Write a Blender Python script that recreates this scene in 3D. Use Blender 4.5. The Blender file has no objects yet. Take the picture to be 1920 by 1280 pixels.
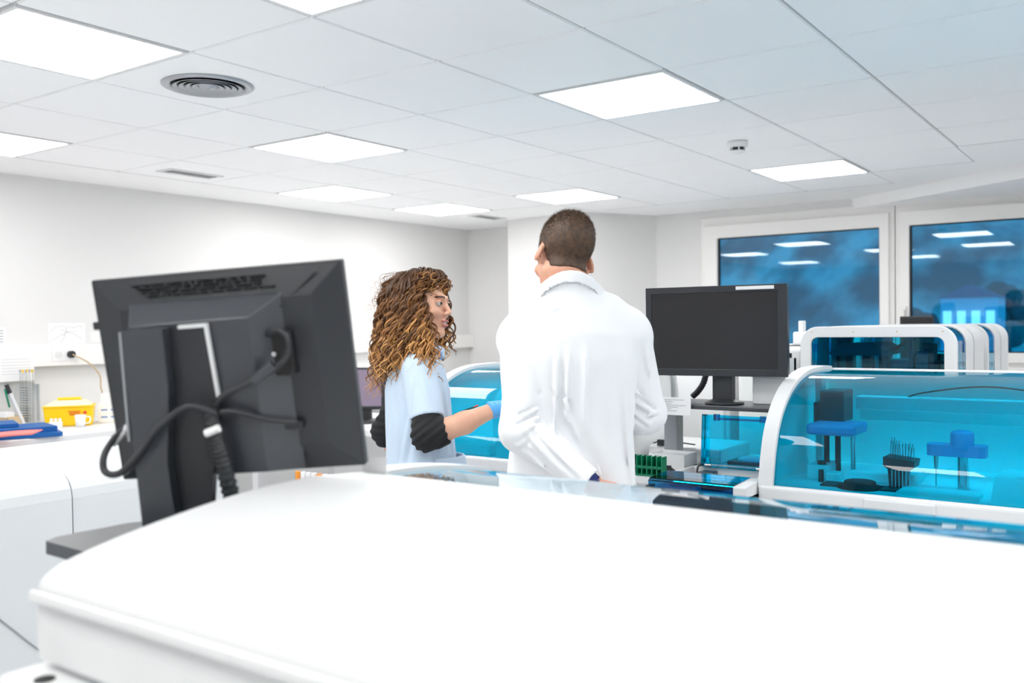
import bpy, bmesh, math, random
import numpy as np
from mathutils import Vector, Matrix

# ------------------------------------------------------------------ camera, world, exposure
SC = bpy.context.scene
COL = SC.collection
random.seed(7)
CAM = Vector((3.92115, -1.97092, 1.5))
RIGHT = Vector((0.817, 0.57638, -0.0123)); UP = Vector((-0.0055, 0.0291, 0.99956)); FWD = Vector((-0.57638, 0.81697, -0.018623))
_f = FWD.normalized(); _yaw = -0.614377; _p = -0.018624; _r = -0.0123057
_f = Vector((math.cos(_p) * math.sin(_yaw), math.cos(_p) * math.cos(_yaw), math.sin(_p)))
_R0 = Vector((math.cos(_yaw), -math.sin(_yaw), 0)); _u0 = _R0.cross(_f)
_R = _R0 * math.cos(_r) + _u0 * math.sin(_r); _U = -_R0 * math.sin(_r) + _u0 * math.cos(_r)
cd = bpy.data.cameras.new('camera')
cam = bpy.data.objects.new('camera', cd); COL.objects.link(cam); SC.camera = cam
cam.matrix_world = Matrix(((_R.x, _U.x, -_f.x, CAM.x), (_R.y, _U.y, -_f.y, CAM.y), (_R.z, _U.z, -_f.z, CAM.z), (0, 0, 0, 1)))
cd.sensor_width = 36.0; cd.lens = 1727.35 / 1920 * 36
cd.clip_start = 0.05; cd.clip_end = 400
cd.dof.use_dof = True; cd.dof.focus_distance = 2.95; cd.dof.aperture_fstop = 3.2

W = bpy.data.worlds.new('world'); SC.world = W; W.use_nodes = True
bg = W.node_tree.nodes['Background']
bg.inputs[0].default_value = (0.03, 0.54, 0.80, 1); bg.inputs[1].default_value = 0.85
PANEL_POWER = 7.5
SC.view_settings.view_transform = 'Standard'; SC.view_settings.look = 'None'
SC.view_settings.exposure = 0.82; SC.view_settings.gamma = 1.0
SC.view_settings.use_curve_mapping = False
cy = SC.cycles
cy.max_bounces = 12; cy.diffuse_bounces = 6; cy.glossy_bounces = 4; cy.transmission_bounces = 6; cy.transparent_max_bounces = 24
cy.use_denoising = True
cy.sample_clamp_indirect = 6.0
cy.caustics_reflective = False; cy.caustics_refractive = False

# ------------------------------------------------------------------ materials
MATS = {}
def mat(name, col, rough=0.5, metal=0.0, spec=0.5, emit=None, estr=0.0, noise=None, bump=None, sss=0.0, coat=0.0, sheen=0.0):
    if name in MATS: return MATS[name]
    m = bpy.data.materials.new(name); m.use_nodes = True; nt = m.node_tree; b = nt.nodes['Principled BSDF']
    b.inputs['Base Color'].default_value = (*col, 1); b.inputs['Roughness'].default_value = rough
    b.inputs['Metallic'].default_value = metal; b.inputs['Specular IOR Level'].default_value = spec
    if emit: b.inputs['Emission Color'].default_value = (*emit, 1); b.inputs['Emission Strength'].default_value = estr
    if coat: b.inputs['Coat Weight'].default_value = coat
    if sheen: b.inputs['Sheen Weight'].default_value = sheen
    if sss:
        b.inputs['Subsurface Weight'].default_value = sss; b.inputs['Subsurface Radius'].default_value = (.01, .004, .002); b.inputs['Subsurface Scale'].default_value = 1.0
    tc = nt.nodes.new('ShaderNodeTexCoord')
    if noise:                                   # (scale, second colour, contrast)
        n = nt.nodes.new('ShaderNodeTexNoise'); n.inputs['Scale'].default_value = noise[0]; n.inputs['Detail'].default_value = 5
        nt.links.new(tc.outputs['Object'], n.inputs['Vector'])
        r = nt.nodes.new('ShaderNodeValToRGB'); r.color_ramp.elements[0].position = .5 - noise[2]; r.color_ramp.elements[1].position = .5 + noise[2]
        r.color_ramp.elements[0].color = (*col, 1); r.color_ramp.elements[1].color = (*noise[1], 1)
        nt.links.new(n.outputs['Fac'], r.inputs['Fac']); nt.links.new(r.outputs['Color'], b.inputs['Base Color'])
    if bump:                                    # (scale, strength, distance)
        n = nt.nodes.new('ShaderNodeTexNoise'); n.inputs['Scale'].default_value = bump[0]; n.inputs['Detail'].default_value = 4
        nt.links.new(tc.outputs['Object'], n.inputs['Vector'])
        bp = nt.nodes.new('ShaderNodeBump'); bp.inputs['Strength'].default_value = bump[1]; bp.inputs['Distance'].default_value = bump[2]
        nt.links.new(n.outputs['Fac'], bp.inputs['Height']); nt.links.new(bp.outputs['Normal'], b.inputs['Normal'])
    MATS[name] = m
    return m

def glass(name, tint, ior=1.45, rough=0.02, gloss=1.0):
    """Thin tinted sheet: transparent colour filter plus mirror reflection by Fresnel."""
    m = bpy.data.materials.new(name); m.use_nodes = True; nt = m.node_tree; nt.nodes.clear()
    o = nt.nodes.new('ShaderNodeOutputMaterial'); t = nt.nodes.new('ShaderNodeBsdfTransparent'); g = nt.nodes.new('ShaderNodeBsdfGlossy')
    fr = nt.nodes.new('ShaderNodeFresnel'); mx = nt.nodes.new('ShaderNodeMixShader'); ml = nt.nodes.new('ShaderNodeMath'); ml.operation = 'MULTIPLY'
    fr.inputs['IOR'].default_value = ior; ml.inputs[1].default_value = gloss; ml.use_clamp = True
    t.inputs['Color'].default_value = (*tint, 1); g.inputs['Color'].default_value = (1, 1, 1, 1); g.inputs['Roughness'].default_value = rough
    nt.links.new(fr.outputs[0], ml.inputs[0]); nt.links.new(ml.outputs[0], mx.inputs['Fac'])
    nt.links.new(t.outputs[0], mx.inputs[1]); nt.links.new(g.outputs[0], mx.inputs[2]); nt.links.new(mx.outputs[0], o.inputs['Surface'])
    MATS[name] = m
    return m

M_wall = mat('wall_paint', (.75, .748, .744), .75, bump=(180, .06, .002))
M_ceil = mat('ceiling_tile', (.93, .94, .95), .9, bump=(260, .15, .001))
M_plaster = mat('ceiling_plaster', (.91, .915, .92), .9)
M_groove = mat('tile_groove', (.50, .50, .50), .8)
M_floor = mat('vinyl_floor', (.86, .87, .88), .45, noise=(40, (.82, .83, .84), .2))
M_white = mat('white_enamel', (.75, .755, .76), .5, spec=.3)
M_whiter = mat('white_matt_plastic', (.86, .865, .87), .45)
M_white_shade = mat('white_enamel_shaded', (.68, .705, .72), .5, spec=.3)  # white enamel greyed: the shade on the instrument's front is in the colour
M_lgrey = mat('light_grey_plastic', (.70, .71, .72), .4)
M_mgrey = mat('mid_grey_plastic', (.35, .37, .39), .4)
M_pvc = mat('window_pvc', (.87, .86, .845), .4)
M_black = mat('black_plastic', (.022, .024, .028), .42)
M_char = mat('charcoal_plastic', (.024, .027, .032), .33, bump=(500, .1, .0005))
M_charl = mat('charcoal_light_plastic', (.036, .040, .049), .33, spec=.7)
M_dark = mat('deep_black', (.008, .008, .009), .6)
M_screen = mat('screen_glass', (.012, .012, .014), .28, spec=.5)
M_steel = mat('steel', (.65, .66, .68), .25, metal=1.0)
M_alu = mat('aluminium', (.42, .44, .47), .4, metal=.7)
M_blue_hood = glass('blue_hood_acrylic', (.0, .78, .99), gloss=.8)
M_blue_lite = glass('blue_window_acrylic', (.06, .84, 1.0), gloss=.8)
M_blue_deep = glass('blue_lid_acrylic', (.0, .50, .72), gloss=1.0)
M_pane = glass('window_pane_glass', (.50, .80, .95), gloss=1.7, ior=1.5)
M_inner = mat('inner_white_panel', (.93, .935, .94), .6, spec=.3)
M_clear = glass('clear_plastic', (.93, .95, .96), rough=.05)
M_cloth_white = mat('white_cotton', (.80, .81, .83), .85, sheen=.15, bump=(320, .12, .001))
M_cloth_blue = mat('pale_blue_cotton', (.52, .64, .78), .85, sheen=.15, bump=(320, .12, .001))
M_knit = mat('black_knit', (.012, .013, .015), .9, bump=(300, .5, .002))
M_skin_m = mat('skin_man', (.66, .37, .26), .5, sss=.12, noise=(28, (.60, .27, .18), .22))
M_skin_w = mat('skin_woman', (.74, .44, .30), .5, sss=.12, noise=(22, (.69, .37, .26), .25))
M_lip = mat('lip', (.50, .17, .15), .4)
M_teeth = mat('teeth', (.80, .78, .72), .3)
M_eye = mat('eye_white', (.75, .74, .72), .2)
M_iris = mat('iris', (.03, .018, .012), .15)
M_glove = mat('nitrile_glove', (.10, .42, .86), .45, bump=(90, .3, .003))
M_trouser = mat('dark_trousers', (.05, .06, .09), .85)
M_shoe = mat('shoe_rubber', (.75, .75, .76), .6)
M_yellow = mat('yellow_plastic', (.95, .62, .0), .35)
M_amber = mat('milky_lid_plastic', (.93, .80, .55), .4)
M_bluef = mat('blue_folder_card', (.0, .10, .36), .5)
M_pink = mat('coral_folder_card', (.90, .22, .20), .5)
M_paper = mat('paper', (.86, .86, .86), .8)
M_ink = mat('grey_ink', (.42, .43, .46), .8)
M_red = mat('red_print', (.75, .08, .02), .6)
M_green = mat('green_plastic', (.0, .21, .10), .35)
M_wood = mat('beige_card', (.55, .42, .26), .7)
M_navy = mat('navy_cloth', (.01, .02, .12), .8)
M_pblue = mat('blue_grey_plastic', (.22, .33, .62), .4)
M_lime = mat('lime_plastic', (.25, .62, .04), .5)
M_emit = mat('panel_diffuser', (.9, .9, .9), .5, emit=(1.0, .985, .965), estr=PANEL_POWER)
M_hill = mat('wooded_hillside', (.05, .13, .15), .95, noise=(.45, (.30, .50, .50), .09))
M_tree = mat('tree_foliage', (.03, .07, .09), .95, noise=(2.0, (.07, .16, .16), .2))
M_house = mat('house_wall', (.50, .56, .66), .9)
M_houselit = mat('lit_house_window', (.8, .8, .8), .5, emit=(.75, .88, 1.0), estr=.7)
M_roof = mat('house_roof', (.10, .14, .22), .9)

# ------------------------------------------------------------------ mesh helpers
class MB:
    """Collects shapes and links them as ONE mesh object."""
    def __init__(s): s.v = []; s.f = []; s.mi = []; s.mats = []; s.sm = []
    def _m(s, m):
        if m is None: return 0
        if m not in s.mats: s.mats.append(m)
        return s.mats.index(m)
    def add(s, vs, fs, m=None, smooth=False):
        o = len(s.v); s.v += [tuple(p) for p in vs]; i = s._m(m)
        for f in fs: s.f.append([o + k for k in f]); s.mi.append(i); s.sm.append(smooth)
    def box(s, a, b, m=None, M=None):
        x0, y0, z0 = a; x1, y1, z1 = b
        if x0 > x1: x0, x1 = x1, x0
        if y0 > y1: y0, y1 = y1, y0
        if z0 > z1: z0, z1 = z1, z0
        vs = [(x0, y0, z0), (x1, y0, z0), (x1, y1, z0), (x0, y1, z0), (x0, y0, z1), (x1, y0, z1), (x1, y1, z1), (x0, y1, z1)]
        if M: vs = [M @ Vector(p) for p in vs]
        s.add(vs, [(0, 3, 2, 1), (4, 5, 6, 7), (0, 1, 5, 4), (1, 2, 6, 5), (2, 3, 7, 6), (3, 0, 4, 7)], m)
        return s
    def prism(s, poly, axis, a, b, m=None, smooth=False):
        """poly of 2D points extruded from a to b along axis ('x': poly is (y,z); 'y': (x,z); 'z': (x,y))."""
        def P(p, t):
            return {'x': (t, p[0], p[1]), 'y': (p[0], t, p[1]), 'z': (p[0], p[1], t)}[axis]
        n = len(poly); vs = [P(p, a) for p in poly] + [P(p, b) for p in poly]
        area = sum(poly[i][0] * poly[(i + 1) % n][1] - poly[(i + 1) % n][0] * poly[i][1] for i in range(n))
        flip = (area > 0) != ((b > a) if axis != 'y' else (a > b))
        side = [(i, (i + 1) % n, n + (i + 1) % n, n + i) for i in range(n)]
        c0 = tuple(range(n)); c1 = tuple(range(2 * n - 1, n - 1, -1))
        fs = [f[::-1] for f in side] if flip else side
        caps = [c0, c1] if flip else [c0[::-1], c1[::-1]]
        s.add(vs, fs, m, smooth); s.add(vs, caps, m, False)
        return s
    def cyl(s, p, q, r0, r1=None, n=20, m=None, cap=True, smooth=True):
        r1 = r0 if r1 is None else r1
        p = Vector(p); q = Vector(q); d = (q - p).normalized()
        a = d.orthogonal().normalized(); b = d.cross(a)
        vs = []
        for c, r in ((p, r0), (q, r1)):
            for k in range(n):
                t = 2 * math.pi * k / n; vs.append(c + (a * math.cos(t) + b * math.sin(t)) * r)
        s.add(vs, [(k, (k + 1) % n, n + (k + 1) % n, n + k) for k in range(n)], m, smooth)
        if cap: s.add(vs, [tuple(range(n))[::-1], tuple(range(n, 2 * n))], m, False)
        return s
    def tube(s, pts, r, n=10, m=None, cap=True):
        pts = [Vector(p) for p in pts]; L = len(pts)
        rr = r if isinstance(r, (list, tuple)) else [r] * L
        t0 = (pts[1] - pts[0]).normalized(); a = t0.orthogonal().normalized(); vs = []
        for i, p in enumerate(pts):
            t = (pts[min(i + 1, L - 1)] - pts[max(i - 1, 0)]).normalized()
            a = (a - t * a.dot(t)).normalized(); b = t.cross(a)
            for k in range(n):
                g = 2 * math.pi * k / n; vs.append(p + (a * math.cos(g) + b * math.sin(g)) * rr[i])
        fs = [(i * n + k, i * n + (k + 1) % n, (i + 1) * n + (k + 1) % n, (i + 1) * n + k) for i in range(L - 1) for k in range(n)]
        s.add(vs, fs, m, True)
        if cap: s.add(vs, [tuple(range(n))[::-1], tuple(range((L - 1) * n, L * n))], m, False)
        return s
    def lathe(s, c, prof, n=32, m=None, smooth=True):
        """prof = (radius, z) list around the vertical through c."""
        vs = []; L = len(prof)
        for r, z in prof:
            for k in range(n):
                t = 2 * math.pi * k / n; vs.append((c[0] + r * math.cos(t), c[1] + r * math.sin(t), c[2] + z))
        s.add(vs, [(i * n + k, i * n + (k + 1) % n, (i + 1) * n + (k + 1) % n, (i + 1) * n + k) for i in range(L - 1) for k in range(n)], m, smooth)
        return s
    def sphere(s, c, r, m=None, n=16, sc=(1, 1, 1)):
        vs = []; fs = []
        for i in range(n + 1):
            th = math.pi * i / n
            for k in range(2 * n):
                ph = math.pi * k / n
                vs.append((c[0] + r * sc[0] * math.sin(th) * math.cos(ph), c[1] + r * sc[1] * math.sin(th) * math.sin(ph), c[2] + r * sc[2] * math.cos(th)))
        for i in range(n):
            for k in range(2 * n):
                fs.append((i * 2 * n + k, (i + 1) * 2 * n + k, (i + 1) * 2 * n + (k + 1) % (2 * n), i * 2 * n + (k + 1) % (2 * n)))
        s.add(vs, fs, m, True); return s
    def build(s, name, m=None, parent=None, bevel=0, seg=2, M=None):
        me = bpy.data.meshes.new(name)
        vs = s.v if M is None else [tuple(M @ Vector(p)) for p in s.v]
        me.from_pydata(vs, [], s.f); me.update()
        if m is not None and not s.mats: s.mats = [m]
        elif m is not None and s.mats:
            pass
        for x in (s.mats or [m]): me.materials.append(x)
        me.polygons.foreach_set('material_index', s.mi); me.polygons.foreach_set('use_smooth', s.sm)
        o = bpy.data.objects.new(name, me); COL.objects.link(o)
        if parent: o.parent = parent
        if bevel:
            b = o.modifiers.new('bevel', 'BEVEL'); b.width = bevel; b.segments = seg; b.limit_method = 'ANGLE'; b.angle_limit = math.radians(40); b.harden_normals = False
        return o

def tag(o, label, cat, group=None):
    o['label'] = label; o['category'] = cat
    if group: o['group'] = group
    return o
def thing(name, label, cat, loc=(0, 0, 0), group=None, rotz=0.0, M=None):
    o = bpy.data.objects.new(name, None); COL.objects.link(o); o.empty_display_size = .1
    if M is not None: o.matrix_world = M
    else: o.location = loc; o.rotation_euler = (0, 0, rotz)
    return tag(o, label, cat, group)
def struct(o, label=None):
    o['kind'] = 'structure'
    if label: o['label'] = label
    return o
def part(name, mb, m, parent, bevel=0, seg=2, label=None):
    """A part whose shape is given in world coordinates, kept in place under its thing."""
    bpy.context.view_layer.update() if False else None
    Minv = parent_matrix(parent).inverted()
    o = mb.build(name, m, parent, bevel, seg, M=Minv)
    if label: o['label'] = label
    return o
def parent_matrix(o):
    M = o.matrix_basis.copy()
    while o.parent: o = o.parent; M = o.matrix_basis @ M
    return M
def dup(root, loc, label=None, group=None, rotz=None):
    r = root.copy(); COL.objects.link(r); r.location = loc
    if rotz is not None: r.rotation_euler = (0, 0, rotz)
    if label: r['label'] = label
    if group: r['group'] = group
    for ch in list(root.children):
        c = ch.copy(); COL.objects.link(c); c.parent = r
        for g in ch.children:
            d = g.copy(); COL.objects.link(d); d.parent = c
    return r
def bez(pts, n=12):
    """Catmull-Rom through points."""
    P = [Vector(p) for p in pts]; P = [P[0] * 2 - P[1]] + P + [P[-1] * 2 - P[-2]]; out = []
    for i in range(1, len(P) - 2):
        for k in range(n):
            t = k / n; a, b, c, d = P[i - 1], P[i], P[i + 1], P[i + 2]
            out.append(.5 * ((2 * b) + (c - a) * t + (2 * a - 5 * b + 4 * c - d) * t * t + (3 * b - a - 3 * c + d) * t ** 3))
    out.append(P[-2]); return out
def rrect(x0, x1, z0, z1, r, n=6):
    out = []
    for cx, cz, a0 in ((x1 - r, z1 - r, 0), (x0 + r, z1 - r, 90), (x0 + r, z0 + r, 180), (x1 - r, z0 + r, 270)):
        for k in range(n + 1):
            a = math.radians(a0 + 90 * k / n); out.append((cx + r * math.cos(a), cz + r * math.sin(a)))
    return out
def ring(mb, outer, inner, axis, a, b, m=None):
    """Flat ring between two outlines with the same number of points, extruded a..b."""
    def P(p, t): return {'x': (t, p[0], p[1]), 'y': (p[0], t, p[1]), 'z': (p[0], p[1], t)}[axis]
    n = len(outer)
    vs = [P(p, a) for p in outer] + [P(p, a) for p in inner] + [P(p, b) for p in outer] + [P(p, b) for p in inner]
    fs = []
    for i in range(n):
        j = (i + 1) % n
        fs += [(i, j, n + j, n + i), (2 * n + i, 3 * n + i, 3 * n + j, 2 * n + j), (i, 2 * n + i, 2 * n + j, j), (n + i, n + j, 3 * n + j, 3 * n + i)]
    mb.add(vs, fs, m)
def fixn(o):
    bm = bmesh.new(); bm.from_mesh(o.data); bmesh.ops.recalc_face_normals(bm, faces=bm.faces); bm.to_mesh(o.data); bm.free(); return o

# ------------------------------------------------------------------ the room
H = 2.4455; T = .6
struct(MB().box((-2.0, -4.2, -.1), (7.0, 5.9, 0)).build('floor', M_floor), 'pale grey vinyl floor')
struct(MB().box((-1.96, -4.2, 0), (-1.76, 5.6, H)).build('wall_left', M_wall), 'long white wall on the left')
struct(MB().box((-2.0, -4.2, 0), (7.0, -4.0, H)).build('wall_rear', M_wall))
struct(MB().box((6.6, -4.0, 0), (6.8, 5.9, H)).build('wall_right', M_wall))
# far wall: plain part, projecting corner, window wall
struct(MB().box((-1.76, 5.34, 0), (-.5, 5.54, H)).build('wall_back', M_wall), 'white far wall in the left corner')
struct(MB().prism([(-.93, 5.34), (-.93, 4.86), (-.10, 4.77), (.262, 5.45), (.262, 5.6), (-.93, 5.6)], 'z', 0, H).build('wall_pier', M_wall), 'white wall corner projecting behind the man')
ww = MB(); ww.box((.2, 5.45, 0), (.692, 5.65, H)); ww.box((.692, 5.45, 0), (6.6, 5.65, 1.14)); ww.box((.692, 5.45, 2.38), (6.6, 5.65, H)); ww.box((5.6, 5.45, 1.14), (6.6, 5.65, 2.39))
struct(ww.build('wall_window', M_wall), 'white wall around the windows')
sill = MB().box((.62, 5.36, 1.11), (5.6, 5.5, 1.15)); struct(sill.build('trim_1', M_pvc, bevel=.005), 'white window sill')

def sash(n, x0, x1, gx0, gx1, gz0=1.254, gz1=2.205, handle=False, label=''):
    e = bpy.data.objects.new('window_%d' % n, None); COL.objects.link(e); e['kind'] = 'structure'; e['label'] = label
    f = MB(); o = [(x0, 1.15), (x1, 1.15), (x1, 2.385), (x0, 2.385)]; i = [(x0 + .045, 1.19), (x1 - .045, 1.19), (x1 - .045, 2.30), (x0 + .045, 2.30)]
    ring(f, o, i, 'y', 5.44, 5.52); fixn(f.build('window_frame', M_pvc, e, bevel=.004))
    s = MB(); o2 = [(x0 + .035, 1.18), (x1 - .035, 1.18), (x1 - .035, 2.315), (x0 + .035, 2.315)]; i2 = [(gx0, gz0), (gx1, gz0), (gx1, gz1), (gx0, gz1)]
    ring(s, o2, i2, 'y', 5.405, 5.47); fixn(s.build('window_sash', M_pvc, e, bevel=.008))
    g = MB(); ring(g, [(gx0 - .002, gz0 - .002), (gx1 + .002, gz0 - .002), (gx1 + .002, gz1 + .002), (gx0 - .002, gz1 + .002)], [(gx0 + .012, gz0 + .008), (gx1 - .006, gz0 + .008), (gx1 - .006, gz1 - .008), (gx0 + .012, gz1 - .008)], 'y', 5.43, 5.45)
    fixn(g.build('gasket', M_dark, e))
    MB().box((gx0 - .01, 5.442, gz0 - .01), (gx1 + .01, 5.448, gz1 + .01)).build('pane', M_pane, e)
    if handle:
        h = MB().box((x0 + .05, 5.385, 1.50), (x0 + .085, 5.405, 1.60)); h.box((x0 + .056, 5.36, 1.40), (x0 + .078, 5.378, 1.575)); h.cyl((x0 + .067, 5.405, 1.565), (x0 + .067, 5.365, 1.565), .01)
        h.build('window_handle', M_pvc, e, bevel=.004)
sash(1, .69, 2.262, .849, 2.157, label='left window, white frame')
sash(2, 2.268, 3.95, 2.373, 3.80, handle=True, label='right window with white handle')
sash(3, 3.96, 5.6, 4.06, 5.45, label='window further right')

# ceiling: tiles hang a little below the plaster, grooves between them
LIGHT_CELLS = [(1, -1), (3, -1), (-2, 0), (0, 2), (3, 2), (-2, 4), (-2, 6), (0, 6), (3, 6), (6, 6), (6, 2), (6, -1), (1, -4), (4, -4), (-2, -4), (8, 1), (8, -3), (6, -4), (8, 5)]  # cells out of view are added for light, the last to brighten the right
def tiled(i, j):
    if i < -2: return False
    x = (i + 1) * T; y = (j + 1) * T
    return y < 4.25 if i < 0 else (y < 4.85 and (x - 2.4) * .95 + (y - 4.75) < .25)
tiles = MB(); plast = MB()
for i in range(-4, 12):
    for j in range(-8, 11):
        x0, y0, x1, y1 = i * T, j * T, (i + 1) * T, (j + 1) * T
        x0 = max(x0, -1.96); x1 = min(x1, 6.9); y1 = min(y1, 5.7)
        if (i, j) in LIGHT_CELLS: continue
        if tiled(i, j):
            g = .009; b = .004
            a = [(x0 + g, y0 + g, H), (x1 - g, y0 + g, H), (x1 - g, y1 - g, H), (x0 + g, y1 - g, H)]
            up = [(p[0] + (-b if p[0] < (x0 + x1) / 2 else b), p[1] + (-b if p[1] < (y0 + y1) / 2 else b), H + .006) for p in a]
            tiles.add(a + up, [(3, 2, 1, 0), (0, 1, 5, 4), (1, 2, 6, 5), (2, 3, 7, 6), (3, 0, 4, 7)])
        else:
            plast.add([(x0, y0, H), (x1, y0, H), (x1, y1, H), (x0, y1, H)], [(3, 2, 1, 0)])
struct(MB().box((-2.0, -4.3, H + .006), (7.0, 5.9, H + .12)).build('ceiling', M_groove), 'suspended tiled ceiling')
struct(tiles.build('ceiling_tiles', M_ceil), 'white square ceiling tiles'); struct(plast.build('ceiling_margin', M_plaster), 'plain white ceiling margin')
struct(MB().prism([(1.95, 5.45), (3.25, 4.50), (5.6, 2.9), (6.6, 2.9), (6.6, 5.45)], 'z', 2.365, H + .004).build('ceiling_bulkhead', M_plaster), 'white dropped bulkhead above the windows')

def ceiling_light(i, j, label):
    t = thing('ceiling_light', label, 'ceiling light', ((i + .5) * T, (j + .5) * T, H), 'square ceiling light panels')
    return t
cl0 = thing('ceiling_light', 'large glowing square ceiling panel at the top left corner, left of the round air diffuser', 'ceiling light', (1.5 * T, -.5 * T, H), 'square ceiling light panels')
fr = MB(); ring(fr, [(-.292, -.292), (.292, -.292), (.292, .292), (-.292, .292)], [(-.278, -.278), (.278, -.278), (.278, .278), (-.278, .278)], 'z', -.003, .008)
fixn(fr.build('frame', M_white, cl0))
df = MB(); df.prism(rrect(-.279, .279, -.279, .279, .006, 3), 'z', -.001, .005); df.build('diffuser', M_emit, cl0)
LL = {(3, -1): 'glowing ceiling panel cut by the top edge of the photo',
      (-2, 0): 'glowing ceiling panel cut by the left edge, below the big corner panel',
      (0, 2): 'glowing ceiling panel right of the round air diffuser', (3, 2): 'large glowing ceiling panel left of the smoke detector',
      (-2, 4): 'glowing ceiling panel along the left wall, right of the nearer grey slot vent',
      (-2, 6): 'glowing ceiling panel beside the far small slot vent', (0, 6): 'far glowing ceiling panel just above the man\'s head',
      (3, 6): 'glowing ceiling panel nearest the windows, right of the smoke detector'}
for c in LIGHT_CELLS[1:]:
    dup(cl0, ((c[0] + .5) * T, (c[1] + .5) * T, H), LL.get(c, 'glowing square ceiling panel added outside the picture to brighten the room'))
# round air diffuser
ad = thing('air_diffuser', 'round grey ceiling air diffuser with concentric rings', 'air vent', (.885, .30, H))
def rg(mb, r0, r1, z0, z1, th=.003, n=48):
    mb.lathe((.885, .30, H), [(r0, z0), (r1, z1), (r1 - .001, z1 - th), (r0 + .001, z0 - th), (r0, z0)], n)
o = MB(); o.lathe((.885, .30, H), [(.172, 0), (.172, -.006), (.160, -.011), (.145, -.009), (.138, .0)], 56); part('outer_ring', o, M_alu, ad)
o = MB(); o.lathe((.885, .30, H), [(.140, -.0005), (.0, -.0005)], 40); part('throat', o, M_dark, ad)
for k, r in enumerate((.132, .108, .084, .060)):
    o = MB(); rg(o, r, r - .022, -.012 + .001 * k, -.001); part('ring_blade', o, M_alu, ad)
o = MB(); o.lathe((.885, .30, H), [(.035, -.003), (.03, -.012), (.006, -.014), (.006, -.018), (0, -.018)], 32); part('hub', o, M_alu, ad)
# slot vents
def slot_vent(x, y, label):
    v = thing('slot_vent', label, 'air vent', (x, y, H), 'slot vents in the ceiling')
    f = MB(); ring(f, [(-.075, -.19), (.075, -.19), (.075, .19), (-.075, .19)], [(-.055, -.165), (.055, -.165), (.055, .165), (-.055, .165)], 'z', -.006, .002)
    fixn(f.build('frame', M_lgrey, v)); MB().box((-.055, -.165, -.001), (.055, .165, .002)).build('backing', M_mgrey, v)
    for k in range(4):
        x0 = -.045 + k * .026
        MB().prism([(x0, -.001), (x0 + .012, -.006), (x0 + .014, -.005), (x0 + .004, 0)], 'y', -.165, .165).build('slat', M_lgrey, v)
slot_vent(-.93, 1.52, 'grey slot vent in the ceiling near the left wall')
slot_vent(-.92, 4.54, 'small far slot vent in the ceiling left of the man\'s head')
sd = thing('smoke_detector', 'small round white smoke detector on the ceiling', 'smoke detector', (2.10, 2.69, H))
o = MB(); o.lathe((0, 0, 0), [(.0, -.001), (.052, -.001), (.053, -.016), (.050, -.030), (.040, -.034)], 32); o.build('housing', M_whiter, sd)
o = MB(); o.lathe((0, 0, 0), [(.036, -.033), (.034, -.052)], 32); o.build('sensor_grille', M_dark, sd)
for k in range(6):
    a = k * math.pi / 3; o = MB(); o.box((.030, -.004, -.052), (.040, .004, -.032), M=Matrix.Rotation(a, 4, 'Z')); o.build('strut', M_lgrey, sd)
o = MB(); o.lathe((0, 0, 0), [(.040, -.050), (.038, -.058), (.0, -.062)], 32); o.build('cap', M_whiter, sd)

# trunking on the left wall
struct(MB().box((-1.76, -3.9, 1.275), (-1.70, 5.34, 1.405)).build('trim_2', M_pvc, bevel=.006), 'white cable trunking along the left wall')

# ------------------------------------------------------------------ outside the windows
hb = MB(); nx, ny = 60, 26; vs = []
for j in range(ny + 1):
    for i in range(nx + 1):
        x = -70 + i * 2.6; t = j / ny
        y = 24 + 60 * t; z = -6 + 46 * t ** .8 + 1.5 * math.sin(x * .13 + j * .4) + .9 * math.sin(x * .41 + j) + random.uniform(-.5, .5)
        vs.append((x, y, z))
hb.add(vs, [(j * (nx + 1) + i, j * (nx + 1) + i + 1, (j + 1) * (nx + 1) + i + 1, (j + 1) * (nx + 1) + i) for j in range(ny) for i in range(nx)], None, True)
struct(hb.build('hillside', M_hill), 'wooded hillside outside')
def tree(x, y, z, r, label):
    t = thing('tree', label, 'tree', (x, y, z))
    MB().cyl((0, 0, -2.5), (0, 0, .6), .25, .15).build('trunk', M_tree, t)
    c = MB()
    for k in range(26):
        a = random.uniform(0, 6.28); h = random.uniform(.1, 1.1); q = r * .75 * math.sin(math.pi * min(1, .25 + h * .6))
        c.sphere((q * math.cos(a) * random.uniform(.3, 1), q * math.sin(a) * random.uniform(.3, 1), h * r * 1.3), r * random.uniform(.28, .42), None, 7)
    c.build('crown', M_tree, t)
tree(-.47, 20, .85, .55, 'dark round tree outside, left in the right window'); tree(.0, 23.5, .35, .5, 'dark tree outside, low beside the house')
tree(.45, 26, .9, .9, 'tall dark round tree outside behind the lit house')
def house(x, y, z, w, d, h, label, lit):
    t = thing('house', label, 'building', (x, y, z))
    MB().box((-w / 2, -d / 2, -.6), (w / 2, d / 2, h)).build('walls', M_house, t)
    MB().prism([(-w / 2 - .05, h), (w / 2 + .05, h), (0, h + .25)], 'y', -d / 2 - .05, d / 2 + .05).build('roof', M_roof, t)
    for k in range(lit):
        wx = -w / 2 + (k + .5) * w / lit
        MB().box((wx - .07, -d / 2 - .05, max(h - .5, .1)), (wx + .07, -d / 2, h - .25)).build('window', M_houselit, t)
house(.9, 18, .35, 1.0, 1, 1.55, 'pale house with lit windows outside the right window', 4)
house(-6.6, 33.5, 4.15, 1.5, 2, .45, 'pale house high on the hillside in the left window', 3)

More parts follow.
